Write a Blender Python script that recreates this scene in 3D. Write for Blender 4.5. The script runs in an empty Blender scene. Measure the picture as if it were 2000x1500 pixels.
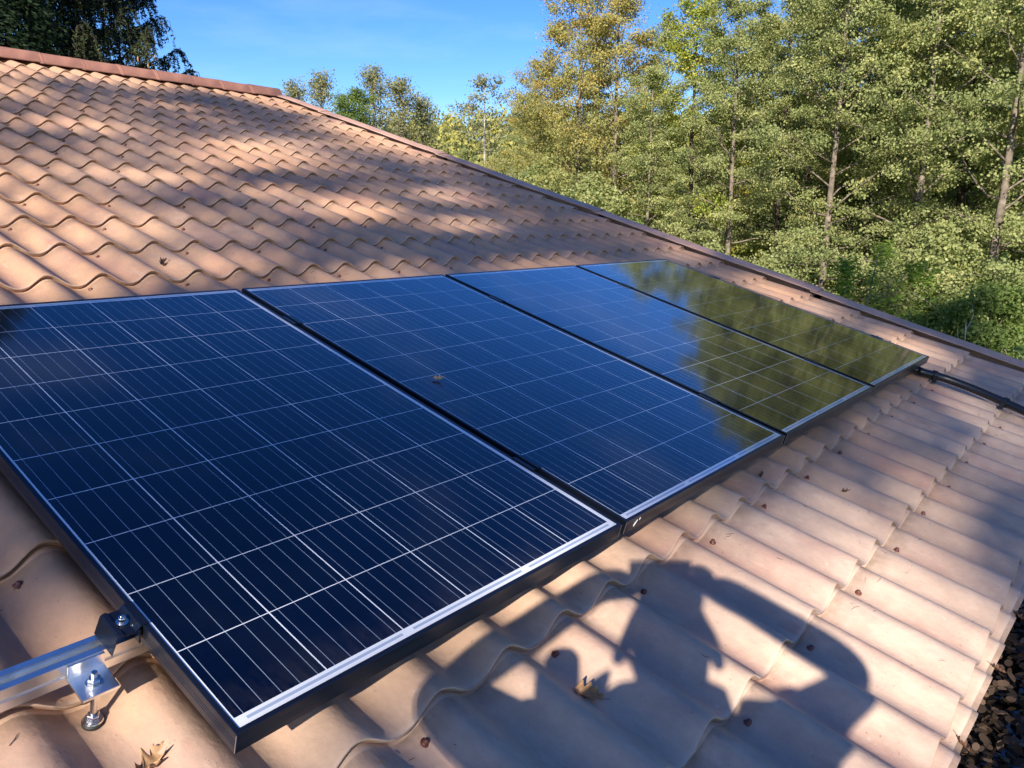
import bpy, bmesh, math, random
import numpy as np
from mathutils import Vector, Matrix

SC = bpy.context.scene
COL = SC.collection

# ------------------------------------------------------------------ camera, sky, sun, exposure
TH = math.asin(0.282)                      # roof pitch
CT, ST = math.cos(TH), math.sin(TH)
FPX = 1519.97                              # focal length in pixels of a 2000 px wide frame
RC = np.array([[0.6395207936860925, -0.7375781979024114, 0.21677535935189118],
               [-0.15522850516463227, -0.40005775876542127, -0.9032485266170889],
               [0.752939084938127, 0.5439964996492344, -0.3703384165083563]])
RT = np.array([[1, 0, 0], [0, CT, -ST], [0, ST, CT]])   # roof axes -> world axes
RW = RC @ RT.T                             # world -> camera (x right, y down, z forward)


def rw(u, v, h=0.0):
    """roof coordinates (along eave, up the slope, off the roof) to world"""
    return Vector((u, v * CT - h * ST, v * ST + h * CT))


CAM = rw(-0.48736, -0.66664, 0.91223)
cd = bpy.data.cameras.new('camera')
cam = bpy.data.objects.new('camera', cd)
COL.objects.link(cam)
cd.sensor_width = 36.0
cd.lens = FPX / 2000 * 36
cd.clip_start = 0.02
cd.clip_end = 2000
m = Matrix.Identity(4)
for i in range(3):
    m[i][0], m[i][1], m[i][2] = RW[0, i], -RW[1, i], -RW[2, i]
    m[i][3] = CAM[i]
cam.matrix_world = m
SC.camera = cam

SUN = Vector((0.81403, 0.40831, -0.41307)).normalized()   # direction the light travels
SUN_EL = math.asin(-SUN.z)
world = bpy.data.worlds.new('World')
SC.world = world
world.use_nodes = True
wn = world.node_tree
wn.nodes.clear()
wout = wn.nodes.new('ShaderNodeOutputWorld')
wbg = wn.nodes.new('ShaderNodeBackground')
sky = wn.nodes.new('ShaderNodeTexSky')
sky.sky_type = 'NISHITA'
sky.sun_disc = False
sky.sun_elevation = SUN_EL
sky.sun_rotation = math.atan2(-SUN.x, -SUN.y)
sky.altitude = 300
sky.air_density = 0.85
sky.dust_density = 0.3
sky.ozone_density = 2.6
hs = wn.nodes.new('ShaderNodeHueSaturation')
hs.inputs['Saturation'].default_value = 1.33
hs.inputs['Hue'].default_value = 0.517
hs.inputs['Value'].default_value = 1.0
wn.links.new(sky.outputs[0], hs.inputs['Color'])
# thin wisps of cloud low over the wood
tcw = wn.nodes.new('ShaderNodeTexCoord')
mpw = wn.nodes.new('ShaderNodeMapping')
mpw.inputs['Scale'].default_value = (2.2, 2.2, 9.0)
wn.links.new(tcw.outputs['Generated'], mpw.inputs['Vector'])
nzw = wn.nodes.new('ShaderNodeTexNoise')
nzw.inputs['Scale'].default_value = 2.1
nzw.inputs['Detail'].default_value = 6
nzw.inputs['Roughness'].default_value = 0.55
wn.links.new(mpw.outputs[0], nzw.inputs['Vector'])
crw = wn.nodes.new('ShaderNodeValToRGB')
crw.color_ramp.elements[0].position = 0.52
crw.color_ramp.elements[0].color = (0, 0, 0, 1)
crw.color_ramp.elements[1].position = 0.80
crw.color_ramp.elements[1].color = (0.10, 0.10, 0.10, 1)
wn.links.new(nzw.outputs['Fac'], crw.inputs['Fac'])
mxw = wn.nodes.new('ShaderNodeMix')
mxw.data_type = 'RGBA'
mxw.inputs['B'].default_value = (6.5, 7.0, 7.6, 1)
wn.links.new(crw.outputs['Color'], mxw.inputs['Factor'])
wn.links.new(hs.outputs['Color'], mxw.inputs['A'])
wn.links.new(mxw.outputs['Result'], wbg.inputs['Color'])
wbg.inputs['Strength'].default_value = 0.103
wn.links.new(wbg.outputs[0], wout.inputs['Surface'])

sl = bpy.data.lights.new('sun', 'SUN')
sl.energy = 4.6
sl.angle = math.radians(0.53)
sl.color = (1.0, 0.92, 0.81)
so = bpy.data.objects.new('sun', sl)
so.rotation_euler = SUN.to_track_quat('-Z', 'Y').to_euler()
so.location = (-30, -15, 30)
COL.objects.link(so)
vs = SC.view_settings
vs.view_transform = 'Standard'
vs.look = 'None'
vs.gamma = 1
vs.use_curve_mapping = False
vs.exposure = 1.1

# ------------------------------------------------------------------ helpers
rng = np.random.default_rng(7)
random.seed(7)


def tag(o, label=None, cat=None, group=None, kind=None):
    if label: o['label'] = label
    if cat: o['category'] = cat
    if group: o['group'] = group
    if kind: o['kind'] = kind
    return o


def link(name, me, mat=None, parent=None):
    o = bpy.data.objects.new(name, me)
    COL.objects.link(o)
    if mat is not None and not me.materials:
        me.materials.append(mat)
    if parent is not None:
        o.parent = parent
    return o


def empty(name, loc=(0, 0, 0), rot=(0, 0, 0), parent=None):
    o = bpy.data.objects.new(name, None)
    COL.objects.link(o)
    o.location = loc
    o.rotation_euler = rot
    o.empty_display_size = 0.1
    if parent is not None:
        o.parent = parent
    return o


def roof_empty(name, u=0, v=0, h=0):
    return empty(name, rw(u, v, h), (TH, 0, 0))


class MB:
    """collects shapes into one mesh"""
    def __init__(s):
        s.v = []; s.f = []; s.m = []

    def add(s, v, f, mi=0):
        n = len(s.v)
        s.v += [tuple(p) for p in v]
        s.f += [tuple(i + n for i in q) for q in f]
        s.m += [mi] * len(f)

    def box(s, a, b, mi=0):
        x0, y0, z0 = a; x1, y1, z1 = b
        s.add([(x0, y0, z0), (x1, y0, z0), (x1, y1, z0), (x0, y1, z0), (x0, y0, z1), (x1, y0, z1), (x1, y1, z1), (x0, y1, z1)],
              [(0, 3, 2, 1), (4, 5, 6, 7), (0, 1, 5, 4), (1, 2, 6, 5), (2, 3, 7, 6), (3, 0, 4, 7)], mi)

    def prism(s, prof, y0, y1, axis='y', mi=0):
        """closed profile swept along one axis"""
        n = len(prof)
        mk = {'y': lambda a, b, t: (a, t, b), 'x': lambda a, b, t: (t, a, b), 'z': lambda a, b, t: (a, b, t)}[axis]
        v = [mk(a, b, y0) for a, b in prof] + [mk(a, b, y1) for a, b in prof]
        f = [(i, (i + 1) % n, n + (i + 1) % n, n + i) for i in range(n)]
        f += [tuple(range(n - 1, -1, -1)), tuple(range(n, 2 * n))]
        s.add(v, f, mi)

    def lathe(s, prof, c=(0, 0, 0), n=16, mi=0):
        v = []
        for r, z in prof:
            for k in range(n):
                a = 2 * math.pi * k / n
                v.append((c[0] + r * math.cos(a), c[1] + r * math.sin(a), c[2] + z))
        f = []
        for j in range(len(prof) - 1):
            for k in range(n):
                k2 = (k + 1) % n
                f.append((j * n + k, j * n + k2, (j + 1) * n + k2, (j + 1) * n + k))
        f.append(tuple(range(n - 1, -1, -1)))
        f.append(tuple(range((len(prof) - 1) * n, len(prof) * n)))
        s.add(v, f, mi)

    def tube(s, pts, rad, n=8, mi=0):
        v, f = tube_np(np.array(pts, float), np.broadcast_to(np.array(rad, float), (len(pts),)), n)
        s.add(v, f, mi)

    def build(s, name, mats, parent=None, smooth=False, bevel=0):
        me = bpy.data.meshes.new(name)
        me.from_pydata(s.v, [], s.f)
        for mt in (mats if isinstance(mats, (list, tuple)) else [mats]):
            me.materials.append(mt)
        me.polygons.foreach_set('material_index', s.m)
        bm = bmesh.new(); bm.from_mesh(me)
        bmesh.ops.recalc_face_normals(bm, faces=bm.faces)
        bm.to_mesh(me); bm.free()
        if smooth:
            me.polygons.foreach_set('use_smooth', [True] * len(me.polygons))
        me.update()
        o = link(name, me, None, parent)
        if bevel:
            b = o.modifiers.new('bevel', 'BEVEL'); b.width = bevel; b.segments = 2; b.limit_method = 'ANGLE'
        return o


def tube_np(P, r, n=6):
    """tube round a polyline, closed at both ends"""
    k = len(P)
    T = np.gradient(P, axis=0)
    T /= np.linalg.norm(T, axis=1)[:, None] + 1e-9
    ref = np.array([0, 0, 1.0]) if abs(T[:, 2]).mean() < 0.8 else np.array([1.0, 0, 0])
    A = np.cross(T, ref); A /= np.linalg.norm(A, axis=1)[:, None] + 1e-9
    B = np.cross(T, A)
    an = np.arange(n) * 2 * math.pi / n
    V = P[:, None] + r[:, None, None] * (np.cos(an)[None, :, None] * A[:, None] + np.sin(an)[None, :, None] * B[:, None])
    f = []
    for j in range(k - 1):
        for q in range(n):
            q2 = (q + 1) % n
            f.append((j * n + q, j * n + q2, (j + 1) * n + q2, (j + 1) * n + q))
    f.append(tuple(range(n - 1, -1, -1)))
    f.append(tuple(range((k - 1) * n, k * n)))
    return V.reshape(-1, 3).tolist(), f


def mesh_quads(name, V, mat, parent=None, tint=None):
    """V: (n,4,3) loose quads, one float per quad"""
    n = len(V)
    me = bpy.data.meshes.new(name)
    me.vertices.add(4 * n)
    me.vertices.foreach_set('co', V.reshape(-1).astype(np.float32))
    me.loops.add(4 * n)
    me.loops.foreach_set('vertex_index', np.arange(4 * n, dtype=np.int32))
    me.polygons.add(n)
    me.polygons.foreach_set('loop_start', np.arange(0, 4 * n, 4, dtype=np.int32))
    me.polygons.foreach_set('loop_total', np.full(n, 4, dtype=np.int32))
    me.update(calc_edges=True)
    if tint is not None:
        a = me.attributes.new('tint', 'FLOAT', 'FACE')
        a.data.foreach_set('value', tint.astype(np.float32))
    return link(name, me, mat, parent)


# ------------------------------------------------------------------ materials
def new_mat(name):
    mt = bpy.data.materials.new(name)
    mt.use_nodes = True
    nt = mt.node_tree
    return mt, nt, nt.nodes['Principled BSDF']


def plain(name, col, rough=0.5, metal=0.0, spec=0.5, noise=0.0, scale=30, bump=0.0):
    mt, nt, b = new_mat(name)
    b.inputs['Base Color'].default_value = (*col, 1)
    b.inputs['Roughness'].default_value = rough
    b.inputs['Metallic'].default_value = metal
    b.inputs['Specular IOR Level'].default_value = spec
    if noise or bump:
        N = nt.nodes.new('ShaderNodeTexNoise')
        tc = nt.nodes.new('ShaderNodeTexCoord')
        nt.links.new(tc.outputs['Object'], N.inputs['Vector'])
        N.inputs['Scale'].default_value = scale
        N.inputs['Detail'].default_value = 5
        if noise:
            r = nt.nodes.new('ShaderNodeValToRGB')
            r.color_ramp.elements[0].position = 0.3
            r.color_ramp.elements[1].position = 0.7
            r.color_ramp.elements[0].color = (*[c * (1 - noise) for c in col], 1)
            r.color_ramp.elements[1].color = (*[min(1, c * (1 + noise)) for c in col], 1)
            nt.links.new(N.outputs['Fac'], r.inputs['Fac'])
            nt.links.new(r.outputs['Color'], b.inputs['Base Color'])
        if bump:
            bp = nt.nodes.new('ShaderNodeBump')
            bp.inputs['Strength'].default_value = bump
            bp.inputs['Distance'].default_value = 0.01
            nt.links.new(N.outputs['Fac'], bp.inputs['Height'])
            nt.links.new(bp.outputs[0], b.inputs['Normal'])
    return mt


class NG:
    """shorthand for building node maths"""
    def __init__(s, nt): s.nt = nt
    def _in(s, node, i, x):
        if isinstance(x, (int, float)): node.inputs[i].default_value = x
        else: s.nt.links.new(x, node.inputs[i])
    def m(s, op, a, b=None, c=None):
        n = s.nt.nodes.new('ShaderNodeMath'); n.operation = op
        s._in(n, 0, a)
        if b is not None: s._in(n, 1, b)
        if c is not None: s._in(n, 2, c)
        return n.outputs[0]
    def mix(s, f, a, b):
        n = s.nt.nodes.new('ShaderNodeMix'); n.data_type = 'RGBA'
        s._in(n, 'Factor', f)
        for k, x in (('A', a), ('B', b)):
            if isinstance(x, tuple): n.inputs[k].default_value = (*x, 1)
            else: s.nt.links.new(x, n.inputs[k])
        return n.outputs['Result']
    def ramp(s, f, stops):
        n = s.nt.nodes.new('ShaderNodeValToRGB')
        e = n.color_ramp.elements
        while len(e) < len(stops): e.new(0.5)
        for q, (p, c) in zip(e, stops):
            q.position = p
            q.color = (*c, 1) if isinstance(c, tuple) else (c, c, c, 1)
        s.nt.links.new(f, n.inputs['Fac'])
        return n.outputs['Color']
    def noise(s, vec, scale, detail=4, rough=0.5, sc=None):
        if sc:
            mp = s.nt.nodes.new('ShaderNodeMapping')
            mp.inputs['Scale'].default_value = sc
            s.nt.links.new(vec, mp.inputs['Vector']); vec = mp.outputs[0]
        n = s.nt.nodes.new('ShaderNodeTexNoise')
        n.inputs['Scale'].default_value = scale
        n.inputs['Detail'].default_value = detail
        n.inputs['Roughness'].default_value = rough
        s.nt.links.new(vec, n.inputs['Vector'])
        return n.outputs['Fac']


WAVE, COURSE, U0, EAVE = 0.18, 0.3525, 0.279, -0.766   # tile pitch, course, trough phase, first lip


def tile_material():
    mt, nt, b = new_mat('tile_sheet')
    g = NG(nt)
    tc = nt.nodes.new('ShaderNodeTexCoord')
    ob = tc.outputs['Object']
    sp = nt.nodes.new('ShaderNodeSeparateXYZ')
    nt.links.new(ob, sp.inputs[0])
    u, v = sp.outputs[0], sp.outputs[1]
    big = g.noise(ob, 0.9, 4, 0.55)
    base = g.ramp(big, [(0.30, (0.485, 0.265, 0.146)), (0.5, (0.525, 0.308, 0.180)), (0.70, (0.545, 0.345, 0.224))])
    # weathered, paler towards the eave
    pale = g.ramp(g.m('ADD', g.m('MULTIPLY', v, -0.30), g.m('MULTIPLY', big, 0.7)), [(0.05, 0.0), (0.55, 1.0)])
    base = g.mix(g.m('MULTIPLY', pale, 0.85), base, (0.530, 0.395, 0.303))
    # rosy blotches, streaked down the slope
    pk = g.ramp(g.noise(ob, 2.6, 6, 0.62, (1.6, 0.75, 1)), [(0.52, 0.0), (0.74, 1.0)])
    base = g.mix(g.m('MULTIPLY', pk, 0.80), base, (0.42, 0.212, 0.160))
    red = g.ramp(g.noise(ob, 11, 4, 0.6, (1.0, 0.28, 1)), [(0.66, 0.0), (0.76, 1.0)])
    base = g.mix(g.m('MULTIPLY', red, 0.55), base, (0.38, 0.145, 0.10))
    # grey film
    gr = g.ramp(g.noise(ob, 5.5, 6, 0.65, (1, 0.4, 1)), [(0.50, 0.0), (0.80, 1.0)])
    base = g.mix(g.m('MULTIPLY', gr, 0.75), base, (0.255, 0.190, 0.165))
    fr0 = g.m('FRACT', g.m('DIVIDE', g.m('SUBTRACT', v, EAVE), COURSE))
    md = g.ramp(g.noise(ob, 24, 6, 0.7, (1, 0.6, 1)), [(0.34, 0.0), (0.72, 1.0)])
    base = g.mix(g.m('MULTIPLY', md, 0.36), base, (0.25, 0.17, 0.13))
    lic = g.ramp(g.noise(ob, 34, 3, 0.55), [(0.69, 0.0), (0.73, 1.0)])
    base = g.mix(g.m('MULTIPLY', lic, 0.35), base, (0.50, 0.45, 0.36))
    rim = g.m('MULTIPLY', g.ramp(fr0, [(0.012, 1.0), (0.035, 0.0)]), 0.30)
    base = g.mix(rim, base, (0.60, 0.47, 0.36))
    scr = g.ramp(g.noise(ob, 8, 3, 0.5, (6.0, 0.9, 1)), [(0.66, 0.0), (0.70, 1.0)])
    base = g.mix(g.m('MULTIPLY', scr, 0.22), base, (0.56, 0.44, 0.34))
    # tile to tile
    wn_ = nt.nodes.new('ShaderNodeTexWhiteNoise')
    wn_.noise_dimensions = '2D'
    cb = nt.nodes.new('ShaderNodeCombineXYZ')
    nt.links.new(g.m('FLOOR', g.m('DIVIDE', g.m('SUBTRACT', u, 0.21), WAVE * 5)), cb.inputs[0])
    nt.links.new(g.m('FLOOR', g.m('DIVIDE', g.m('SUBTRACT', v, EAVE), COURSE * 4)), cb.inputs[1])
    nt.links.new(cb.outputs[0], wn_.inputs['Vector'])
    hsn = nt.nodes.new('ShaderNodeHueSaturation')
    nt.links.new(base, hsn.inputs['Color'])
    nt.links.new(g.m('ADD', 0.90, g.m('MULTIPLY', wn_.outputs['Value'], 0.17)), hsn.inputs['Value'])
    base = hsn.outputs['Color']
    # specks, and grime with the gap's shade painted in just under each lip
    spk = g.ramp(g.noise(ob, 120, 2, 0.5), [(0.70, 0.0), (0.76, 1.0)])
    base = g.mix(g.m('MULTIPLY', spk, 0.5), base, (0.16, 0.10, 0.08))
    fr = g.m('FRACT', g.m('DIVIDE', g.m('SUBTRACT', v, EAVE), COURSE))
    grime_shade = g.m('MULTIPLY', g.ramp(fr, [(0.84, 0.0), (1.0, 1.0)]), g.ramp(g.noise(ob, 14, 5, 0.7), [(0.36, 0.0), (0.60, 1.0)]))
    base = g.mix(g.m('MULTIPLY', grime_shade, 0.75), base, (0.22, 0.15, 0.10))
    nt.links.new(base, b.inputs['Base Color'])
    b.inputs['Roughness'].default_value = 0.62
    b.inputs['Specular IOR Level'].default_value = 0.3
    bp = nt.nodes.new('ShaderNodeBump')
    bp.inputs['Strength'].default_value = 0.38
    bp.inputs['Distance'].default_value = 0.004
    nt.links.new(g.m('ADD', g.noise(ob, 60, 5, 0.6), g.m('MULTIPLY', g.noise(ob, 9, 3, 0.5), 2.0)), bp.inputs['Height'])
    nt.links.new(bp.outputs[0], b.inputs['Normal'])
    return mt


PW, PL, GAP = 0.992, 1.65, 0.022


def panel_material():
    """cells, busbars and white backing under glass, laid out in the panel's own metres"""
    mt, nt, b = new_mat('solar_glass')
    g = NG(nt)
    tc = nt.nodes.new('ShaderNodeTexCoord')
    ob = tc.outputs['Object']
    sp = nt.nodes.new('ShaderNodeSeparateXYZ')
    nt.links.new(ob, sp.inputs[0])
    x, y = sp.outputs[0], sp.outputs[1]
    cu = g.m('DIVIDE', g.m('SUBTRACT', x, 0.0122), 0.16)
    cv = g.m('DIVIDE', g.m('SUBTRACT', y, 0.0275), 0.1595)
    fu, fv = g.m('FRACT', cu), g.m('FRACT', cv)
    du = g.m('ABSOLUTE', g.m('SUBTRACT', fu, 0.5))
    dv = g.m('ABSOLUTE', g.m('SUBTRACT', fv, 0.5))
    gap = g.m('MAXIMUM', g.m('GREATER_THAN', du, 0.5 - 0.00115 / 0.16), g.m('GREATER_THAN', dv, 0.5 - 0.0009 / 0.1595))
    bus = g.m('LESS_THAN', g.m('ABSOLUTE', g.m('SUBTRACT', g.m('FRACT', g.m('MULTIPLY', fu, 5)), 0.5)), 0.5 * 0.0010 * 5 / 0.16)
    fing = g.m('LESS_THAN', g.m('FRACT', g.m('MULTIPLY', y, 1 / 0.0048)), 0.16)
    out = g.m('MAXIMUM', g.m('MAXIMUM', g.m('LESS_THAN', x, 0.0122), g.m('GREATER_THAN', x, 0.9722)),
              g.m('MAXIMUM', g.m('LESS_THAN', y, 0.0285), g.m('GREATER_THAN', y, PL - 0.0265)))
    wn_ = nt.nodes.new('ShaderNodeTexWhiteNoise')
    wn_.noise_dimensions = '3D'
    cb = nt.nodes.new('ShaderNodeCombineXYZ')
    nt.links.new(g.m('FLOOR', cu), cb.inputs[0]); nt.links.new(g.m('FLOOR', cv), cb.inputs[1])
    oi = nt.nodes.new('ShaderNodeObjectInfo')
    nt.links.new(oi.outputs['Random'], cb.inputs[2])
    nt.links.new(cb.outputs[0], wn_.inputs['Vector'])
    vo = nt.nodes.new('ShaderNodeTexVoronoi')
    vo.inputs['Scale'].default_value = 90
    nt.links.new(ob, vo.inputs['Vector'])
    cry = nt.nodes.new('ShaderNodeSeparateXYZ')
    nt.links.new(vo.outputs['Color'], cry.inputs[0])
    cell = g.mix(wn_.outputs['Value'], (0.0003, 0.0006, 0.0042), (0.0006, 0.0013, 0.0085))
    cell = g.mix(g.m('MULTIPLY', cry.outputs[0], 0.30), cell, (0.0012, 0.0026, 0.0155))
    cell = g.mix(g.m('MULTIPLY', fing, 0.05), cell, (0.03, 0.05, 0.12))
    cell = g.mix(bus, cell, (0.25, 0.30, 0.37))
    cell = g.mix(gap, cell, (0.72, 0.74, 0.76))
    # white backing strip with tinned cross ribbons
    su = g.m('MULTIPLY', g.m('SUBTRACT', x, 0.016), 1 / 0.32)
    rib = g.m('LESS_THAN', g.m('ABSOLUTE', g.m('SUBTRACT', g.m('FRACT', su), 0.5)), 0.462)
    band = g.m('MAXIMUM', g.m('MULTIPLY', g.m('GREATER_THAN', y, 0.0168), g.m('LESS_THAN', y, 0.0225)),
               g.m('MULTIPLY', g.m('GREATER_THAN', y, PL - 0.0225), g.m('LESS_THAN', y, PL - 0.0168)))
    inx = g.m('MULTIPLY', g.m('GREATER_THAN', x, 0.024), g.m('LESS_THAN', x, PW - 0.024))
    white = g.mix(g.m('MULTIPLY', g.m('MULTIPLY', rib, band), inx), (0.74, 0.75, 0.76), (0.34, 0.40, 0.50))
    col = g.mix(out, cell, white)
    # a little dust
    dust = g.ramp(g.noise(ob, 3.5, 6, 0.65), [(0.45, 0.0), (0.85, 1.0)])
    col = g.mix(g.m('MULTIPLY', dust, 0.006), col, (0.5, 0.45, 0.38))
    # dirt washed down to the lower frame
    low = g.m('MULTIPLY', g.ramp(y, [(0.012, 1.0), (0.10, 0.0)]), g.ramp(g.noise(ob, 26, 5, 0.7, (1, 0.35, 1)), [(0.40, 0.0), (0.75, 1.0)]))
    col = g.mix(g.m('MULTIPLY', low, 0.10), col, (0.30, 0.25, 0.20))
    nt.links.new(col, b.inputs['Base Color'])
    b.inputs['Specular IOR Level'].default_value = 0.5
    b.inputs['IOR'].default_value = 1.35
    b.inputs['Coat IOR'].default_value = 1.35
    b.inputs['Coat Weight'].default_value = 1.0
    b.inputs['Coat Roughness'].default_value = 0.06
    b.inputs['Roughness'].default_value = 0.075
    bp = nt.nodes.new('ShaderNodeBump')
    bp.inputs['Strength'].default_value = 0.03
    bp.inputs['Distance'].default_value = 0.004
    nt.links.new(g.noise(ob, 3.0, 2, 0.5), bp.inputs['Height'])
    nt.links.new(bp.outputs[0], b.inputs['Normal'])
    return mt


def leaf_material(name, stops, trans=0.40, rough=0.6, spec=0.25):
    mt, nt, b = new_mat(name)
    g = NG(nt)
    at = nt.nodes.new('ShaderNodeAttribute')
    at.attribute_name = 'tint'
    col = g.ramp(at.outputs['Fac'], stops)
    nt.links.new(col, b.inputs['Base Color'])
    b.inputs['Roughness'].default_value = rough
    b.inputs['Specular IOR Level'].default_value = spec
    tr = nt.nodes.new('ShaderNodeBsdfTranslucent')
    hsn = nt.nodes.new('ShaderNodeHueSaturation')
    hsn.inputs['Saturation'].default_value = 1.2
    hsn.inputs['Value'].default_value = 1.3
    nt.links.new(col, hsn.inputs['Color'])
    nt.links.new(hsn.outputs[0], tr.inputs['Color'])
    ms = nt.nodes.new('ShaderNodeMixShader')
    ms.inputs[0].default_value = trans
    nt.links.new(b.outputs[0], ms.inputs[1]); nt.links.new(tr.outputs[0], ms.inputs[2])
    nt.links.new(ms.outputs[0], nt.nodes['Material Output'].inputs['Surface'])
    return mt


M = {}
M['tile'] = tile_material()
M['ridge'] = plain('ridge_terracotta', (0.27, 0.125, 0.085), 0.65, noise=0.30, scale=6, bump=0.2)
M['verge'] = plain('verge_metal', (0.50, 0.30, 0.215), 0.55, noise=0.10, scale=5)
M['glass'] = panel_material()
M['black'] = plain('black_anodised', (0.016, 0.022, 0.038), 0.28, 0.6)
M['backsheet'] = plain('backsheet', (0.7, 0.7, 0.7), 0.6)
M['alu'] = plain('bare_aluminium', (0.86, 0.87, 0.87), 0.33, 1.0, noise=0.08, scale=40, bump=0.05)
M['steel'] = plain('stainless', (0.72, 0.71, 0.69), 0.2, 1.0, noise=0.1, scale=60)
M['rubber'] = plain('black_rubber', (0.015, 0.015, 0.015), 0.6)
M['pipe'] = plain('black_conduit', (0.012, 0.012, 0.013), 0.35, spec=0.6)
M['screw'] = plain('red_brown_cap', (0.13, 0.040, 0.028), 0.45, noise=0.3, scale=80)
M['wall'] = plain('render', (0.62, 0.54, 0.43), 0.9, noise=0.08, scale=4, bump=0.2)
M['wood'] = plain('painted_batten', (0.20, 0.12, 0.08), 0.8, noise=0.2, scale=8)
M['zinc'] = plain('zinc', (0.24, 0.24, 0.25), 0.5, 0.7, noise=0.2, scale=10)
M['wet'] = plain('dark_wet_silt', (0.012, 0.011, 0.010), 0.12, spec=0.6, noise=0.4, scale=20, bump=0.3)
M['grass'] = plain('meadow', (0.075, 0.13, 0.022), 0.95, spec=0.1, noise=0.45, scale=1.4, bump=0.6)
M['hill'] = plain('hillside', (0.05, 0.08, 0.02), 0.95, spec=0.1, noise=0.4, scale=0.2)
M['bark'] = plain('grey_bark', (0.16, 0.13, 0.10), 0.9, spec=0.15, noise=0.55, scale=7, bump=0.8)
M['bark_dark'] = plain('dark_bark', (0.055, 0.042, 0.034), 0.9, spec=0.15, noise=0.5, scale=9, bump=0.8)
M['bark_pale'] = plain('pale_bark', (0.36, 0.32, 0.27), 0.85, spec=0.2, noise=0.4, scale=9, bump=0.5)
M['mark'] = plain('white_paint', (0.75, 0.75, 0.73), 0.6)
M['leaf_alder'] = leaf_material('alder_leaf', [(0.0, (0.110, 0.145, 0.045)), (0.45, (0.285, 0.315, 0.118)), (0.85, (0.47, 0.47, 0.195)), (1.0, (0.52, 0.42, 0.155))])
M['leaf_autumn'] = leaf_material('autumn_leaf', [(0.0, (0.19, 0.20, 0.06)), (0.5, (0.38, 0.36, 0.12)), (0.82, (0.50, 0.37, 0.11)), (1.0, (0.55, 0.26, 0.08))])
M['leaf_yellow'] = leaf_material('yellowing_leaf', [(0.0, (0.14, 0.22, 0.04)), (0.5, (0.35, 0.38, 0.07)), (0.85, (0.60, 0.50, 0.08)), (1.0, (0.62, 0.40, 0.06))])
M['leaf_green'] = leaf_material('green_leaf', [(0.0, (0.08, 0.125, 0.03)), (0.5, (0.16, 0.225, 0.055)), (1.0, (0.25, 0.31, 0.09))])
M['leaf_grey'] = leaf_material('grey_green_leaf', [(0.0, (0.13, 0.14, 0.060)), (0.5, (0.265, 0.265, 0.120)), (1.0, (0.39, 0.34, 0.16))])
M['leaf_bright'] = leaf_material('bright_frond', [(0.0, (0.07, 0.13, 0.018)), (0.5, (0.16, 0.25, 0.035)), (1.0, (0.32, 0.38, 0.06))], 0.35)
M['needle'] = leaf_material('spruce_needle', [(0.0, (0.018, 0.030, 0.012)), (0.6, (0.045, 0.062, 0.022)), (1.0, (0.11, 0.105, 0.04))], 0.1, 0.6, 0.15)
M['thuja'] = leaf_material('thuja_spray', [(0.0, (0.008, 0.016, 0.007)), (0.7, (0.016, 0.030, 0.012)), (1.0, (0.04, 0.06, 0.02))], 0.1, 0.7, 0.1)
M['cone'] = plain('spruce_cone', (0.30, 0.16, 0.08), 0.7, noise=0.2, scale=30)
M['wood_far'] = leaf_material('far_wood_leaf', [(0.0, (0.10, 0.13, 0.045)), (0.5, (0.21, 0.220, 0.075)), (1.0, (0.40, 0.36, 0.09))], 0.25)
M['dry'] = plain('dry_leaf', (0.40, 0.23, 0.11), 0.65, noise=0.35, scale=40, bump=0.3)
M['dry_light'] = plain('dry_leaf_pale', (0.62, 0.37, 0.17), 0.6, noise=0.25, scale=40)
M['dry_dark'] = plain('dry_leaf_dark', (0.15, 0.075, 0.038), 0.65, noise=0.4, scale=40)
M['litter'] = leaf_material('leaf_litter', [(0.0, (0.05, 0.035, 0.022)), (0.6, (0.15, 0.095, 0.06)), (1.0, (0.34, 0.22, 0.14))], 0.05)
M['debris'] = plain('needle_litter', (0.10, 0.055, 0.035), 0.8)

# ------------------------------------------------------------------ ground and hills
GZ = -3.25


def ground_z(x, y):
    d = math.hypot(x, y)
    return GZ + 0.0 * d


bm = bmesh.new()
rings = [0, 8, 16, 28, 45, 70, 110, 180, 320, 620, 1200]
na = 64
prev = None
for ri, r in enumerate(rings):
    if r == 0:
        cur = [bm.verts.new((0, 0, GZ))]
    else:
        cur = []
        for k in range(na):
            a = 2 * math.pi * k / na
            z = GZ + (0.10 * math.sin(3 * a + r * 0.13) + 0.08 * math.sin(7 * a - r * 0.3)) * min(1, r / 40)
            cur.append(bm.verts.new((r * math.cos(a), r * math.sin(a), z)))
    if prev:
        for k in range(na):
            k2 = (k + 1) % na
            if len(prev) == 1: bm.faces.new((prev[0], cur[k], cur[k2]))
            else: bm.faces.new((prev[k], cur[k], cur[k2], prev[k2]))
    prev = cur
me = bpy.data.meshes.new('ground'); bm.to_mesh(me); bm.free()
tag(link('ground', me, M['grass']), kind='structure')


def hill_z(x, y):
    d = math.hypot(x, y); a = math.atan2(y, x)
    t = min(1, max(0, (d - 75) / 110))
    t = t * t * (3 - 2 * t)
    return GZ - 0.6 + t * (22.5 + 2.0 * math.sin(5 * a + 0.6) + 1.5 * math.sin(11 * a))


bm = bmesh.new()
prev = None
for r in (70, 85, 100, 115, 130, 150, 180, 230, 320):
    cur = []
    for k in range(97):
        a = math.radians(-40 + 200 * k / 96)
        cur.append(bm.verts.new((r * math.cos(a), r * math.sin(a), hill_z(r * math.cos(a), r * math.sin(a)))))
    if prev:
        for k in range(96): bm.faces.new((prev[k], cur[k], cur[k + 1], prev[k + 1]))
    prev = cur
me = bpy.data.meshes.new('hills'); bm.to_mesh(me); bm.free()
tag(link('hills', me, M['hill']), kind='structure')

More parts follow.
